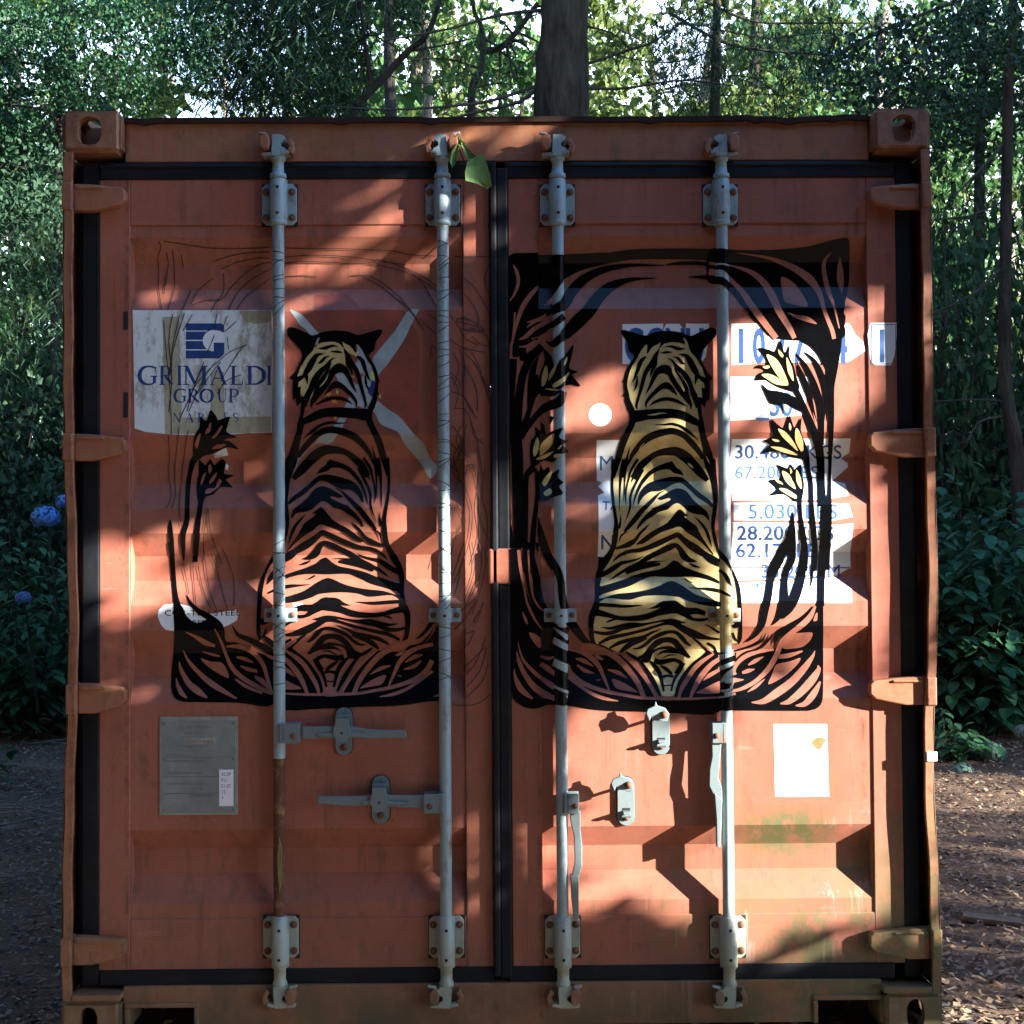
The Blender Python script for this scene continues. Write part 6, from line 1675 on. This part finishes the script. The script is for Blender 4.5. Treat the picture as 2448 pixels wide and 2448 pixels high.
# plank and litter on the ground
p = ground_pt(2372, 2203, .0); mb = MB(); mb.box(-.10, .10, -.035, .035, 0, .018)
o = mb.build('plank', simple('old_wood', (.12, .085, .06), .85, .4, 25), bevel=.002); o.location = (p.x, p.y, gheight(p.x, p.y) + .004); o.rotation_euler = (0, .03, -.35)
tag(o, 'short weathered plank lying on the wood chips at the right', 'plank')
def chips(name, label, n, area, s0, s1, mat, seed, tall=.3):
    rg = random.Random(seed); mb = MB()
    for _ in range(n):
        x, y = area(rg); L = rg.uniform(s0, s1); w_ = L * rg.uniform(.25, .6); a = rg.uniform(0, pi)
        u = Vector((cos(a), sin(a), rg.gauss(0, tall))).normalized(); v = u.cross(Vector((rg.gauss(0, tall), rg.gauss(0, tall), 1))).normalized()
        p = Vector((x, y, gheight(x, y) + rg.uniform(.002, .018))); b = len(mb.v)
        mb.v += [tuple(p - u * L / 2 - v * w_ / 2), tuple(p + u * L / 2 - v * w_ * .4), tuple(p + u * L / 2 * .8 + v * w_ / 2), tuple(p - u * L * .4 + v * w_ * .45)]
        mb.f.append([b, b + 1, b + 2, b + 3]); mb.m.append(rg.choice((0, 0, 1, 2))); mb.sm.append(False)
    o = mb.build(name, mat, fixn=False); tag(o, label, 'litter', kind='stuff')
MC = [simple('chip_brown', (.25, .155, .085), .85, .5, 30), simple('chip_pale', (.36, .25, .15), .8, .4, 30), simple('chip_dark', (.05, .036, .028), .9, .3, 30)]
MD = [simple('dry_straw', (.30, .235, .17), .9, .3, 30), simple('grey_litter', (.19, .15, .115), .9, .3, 30), simple('dark_litter', (.07, .06, .055), .9, .3, 30)]
def ar_right(rg):
    return rg.uniform(1.25, 4.4), -1.0 + 7.5 * rg.random() ** 1.5
chips('wood_chips', 'wood chips and dead leaves strewn to the right of the container', 48000, ar_right, .008, .032, MC, 1)
chips('leaf_litter', 'dim leaf litter on the ground to the left of the container', 45000, lambda rg: (-rg.uniform(1.2, 5.0), -.6 + 7.4 * rg.random() ** 1.3), .008, .028, MD, 2)
chips('ground_litter', 'dead leaves in front of and beneath the container', 5000, lambda rg: (rg.uniform(-1.4, 1.4), rg.uniform(-1.2, 1.2)), .015, .045, MC, 3)
mb = MB(); rg2 = random.Random(5)
for _ in range(130):
    x = rg2.uniform(-4.6, -1.5); y = rg2.uniform(1.5, 5.2); a = rg2.uniform(-.5, .5); L = rg2.uniform(.15, .7); z = gheight(x, y) + .02
    mb.tube([(x, y, z), (x + cos(a) * L * .5, y + sin(a) * L * .5, z + rg2.uniform(0, .05)), (x + cos(a) * L, y + sin(a) * L, z)], [.004, .003, .002], 4, cap=False)
o = mb.build('fallen_twigs', simple('grey_twig', (.22, .19, .17), .9, .3, 8)); tag(o, 'pale dead twigs and straw scattered on the ground at the left', 'litter', kind='stuff')
# ------------------------------------------------------------------ unseen trees right of the viewer, leaves placed so the sun dapples the doors
# sunlit patches of the door as gaps in the leaves: centre, half axes, tilt (photo rows /1.267), openness
GAPS = [(1420,1440,70,190,0,1),(1400,1720,100,90,0,.9),(1430,690,90,100,0,.85),(1640,640,60,70,0,.8),(1132,775,60,40,-20,1),(1060,800,60,24,-25,.7),(1190,1300,40,40,0,.3),(1300,810,70,40,-10,.6),(1740,1700,30,60,0,.6),
 (560,420,60,16,-35,.6),(600,500,60,14,-30,.6),(800,280,90,14,-25,.8),(960,270,90,16,-25,.7),(900,470,50,16,-30,.9),(900,400,50,12,-30,.8),(720,360,70,14,-35,.6),(400,560,60,16,-15,.45),(250,520,70,20,0,.35),(760,600,60,30,0,.4),
 (520,900,26,160,0,.55),(520,700,24,80,0,.7),(420,1060,70,16,-30,.6),(300,1290,80,12,-30,.5),(200,1290,60,14,-30,.5),(350,1010,80,14,-30,.5),
 (1560,700,100,110,0,1),(1600,1080,100,220,0,1),(1500,960,120,190,0,1),(1560,1440,160,190,0,1),(1530,1630,180,140,0,1),(1440,1230,80,220,0,1),(1665,1500,50,280,0,.95),(1690,1750,60,60,0,.5),
 (1380,720,50,120,0,.8),(1330,700,60,60,-30,.6),(1250,900,70,60,0,.55),(1310,1000,50,70,0,.7),(1250,1110,110,30,0,.5),(1340,1130,60,60,0,.8),(1290,1230,60,50,0,.6),
 (1120,745,90,45,-28,.75),(1130,860,85,30,-20,.6),(1090,950,60,40,-20,.5),(1120,1040,60,30,-20,.35),(1170,1250,50,30,0,.3),
 (1160,1430,120,120,0,.95),(1170,1560,120,70,-10,.9),(1120,1670,110,70,0,.75),(1040,1560,60,130,0,.7),(1270,1660,80,90,0,1),(1300,1540,90,200,0,1),(1450,1780,160,60,-12,.6),
 (640,1110,170,55,-5,1),(650,1040,90,50,-10,.7),(760,960,60,40,0,.8),(790,1060,90,90,0,.85),(905,1000,45,140,0,.85),(880,900,40,40,0,.6),(600,1180,110,40,0,.6),
 (270,1060,150,50,-28,.85),(330,1120,140,40,-25,.75),(190,1090,70,90,0,.8),(180,1180,80,60,-20,.55),(420,1030,60,40,-20,.4),(470,1160,80,30,-15,.4),
 (690,420,110,50,-30,.55),(700,480,130,32,-8,.6),(640,560,120,28,-8,.45),(800,500,70,70,-20,.5),(900,420,40,110,0,.5),(905,600,34,90,0,.3),(870,272,150,32,-16,.6),(630,295,90,20,-22,.35),
 (300,540,150,30,0,.28),(520,620,30,60,0,.5),(835,500,26,60,0,.6),(1000,290,60,30,-20,.4),(1340,420,60,26,-25,.3),(1250,620,60,20,0,.12),
 (895,1660,34,150,0,.6),(500,1400,60,30,0,.2),(330,1350,80,14,0,.2),(1620,600,60,60,0,.5),(1735,900,24,360,0,.75),(1735,1350,30,250,0,.9)]
def openness(u, v):
    t = 0
    for cx, cy, a, b, an, s in GAPS:
        dx, dy = u - cx, v - cy
        if abs(dx) > 2.2 * a + 1.5 * b and abs(dy) > 2.2 * b + 1.5 * a: continue
        ca, sa = cos(radians(an)), sin(radians(an))
        x = (dx * ca + dy * sa) / a; y = (-dx * sa + dy * ca) / b
        q = (x * x + y * y)
        t = max(t, s * (1 if q < .75 else math.exp(-(q - .75) * 3.4)))
    return t
rg = random.Random(99)
gob = [MB(), MB(), MB()]
Yw = .05
CH = F * U2.z
def to_photo(x, z):
    d = Vector((x, Yw, z)) - CAM; k = d.dot(fw)
    return (1224 + F * d.dot(R2) / k) / 1.2671, (1224 - F * d.dot(U2) / k) / 1.2671
NL = 190000
for _ in range(NL):
    # target on the plane of the doors, then walk towards the sun
    X = rg.uniform(-2.0, 9.5) if rg.random() < .35 else rg.uniform(-1.6, 1.5); Z = rg.uniform(-2.6, 4.2) if abs(X) > 1.62 else rg.uniform(-.6, 3.0)
    D = rg.uniform(3.7, 6.8) if abs(X) < 1.65 else rg.uniform(6.5, 11)
    p = Vector((X, Yw, Z)) + SD * D
    if p.z < .5: continue
    if -1.65 < X < 1.3 and 0 < Z < 2.75:
        u, v = to_photo(X, Z)
        o_ = openness(u, v)
        al, ac = X * .83 + Z * .56, Z * .83 - X * .56
        nz = noise.noise(Vector((al * 3.6, ac * 27, 3))) + .45 * noise.noise(Vector((al * 9, ac * 60, 8)))
        if o_ > .84: continue
        if o_ > .08:
            if nz * .75 + .56 < o_ * 1.12 and rg.random() < .98: continue
    else:
        nz = noise.noise(Vector((X * 1.6, Z * 2.6, 7))) + .5 * noise.noise(Vector((X * 5, Z * 7, 9)))
        th = -.12 if (X > 1.25 and Z < .1) or Z < 0 else .42
        if nz > th: continue
        if rg.random() < .35: continue
    k = 0 if D < 4.7 else (1 if D < 5.8 else 2)
    leaf(gob[k], p, .028 if abs(X) < 1.65 else .06, rg)
lab = ['leafy tree at the edge of the clearing right of the viewer, nearest', 'leafy tree at the edge of the clearing right of the viewer, middle', 'leafy tree at the edge of the clearing right of the viewer, farthest']
for k, (mb, D, X) in enumerate(zip(gob, (4.4, 5.4, 6.4), (2.6, 3.4, 4.2))):
    b = Vector((X, 0, 0)) + SD * D; b.z = 0
    r = empty('clearing_tree', b); tag(r, lab[k], 'tree', 'trees at the edge of the clearing')
    o = mb.build('crown', ML_MID, fixn=False); o.parent = r; o.matrix_parent_inverse = Matrix.Translation(-b)
    t = MB(); rough_tube(t, [b + Vector((0, 0, -.1)), b + Vector((.05, 0, 1.5)), b + Vector((0, .1, 3.5)), b + Vector((.1, .1, 5.5))], .075, .03, 10, 4)
    o = t.build('trunk', MB_DARK); o.parent = r; o.matrix_parent_inverse = Matrix.Translation(-b)
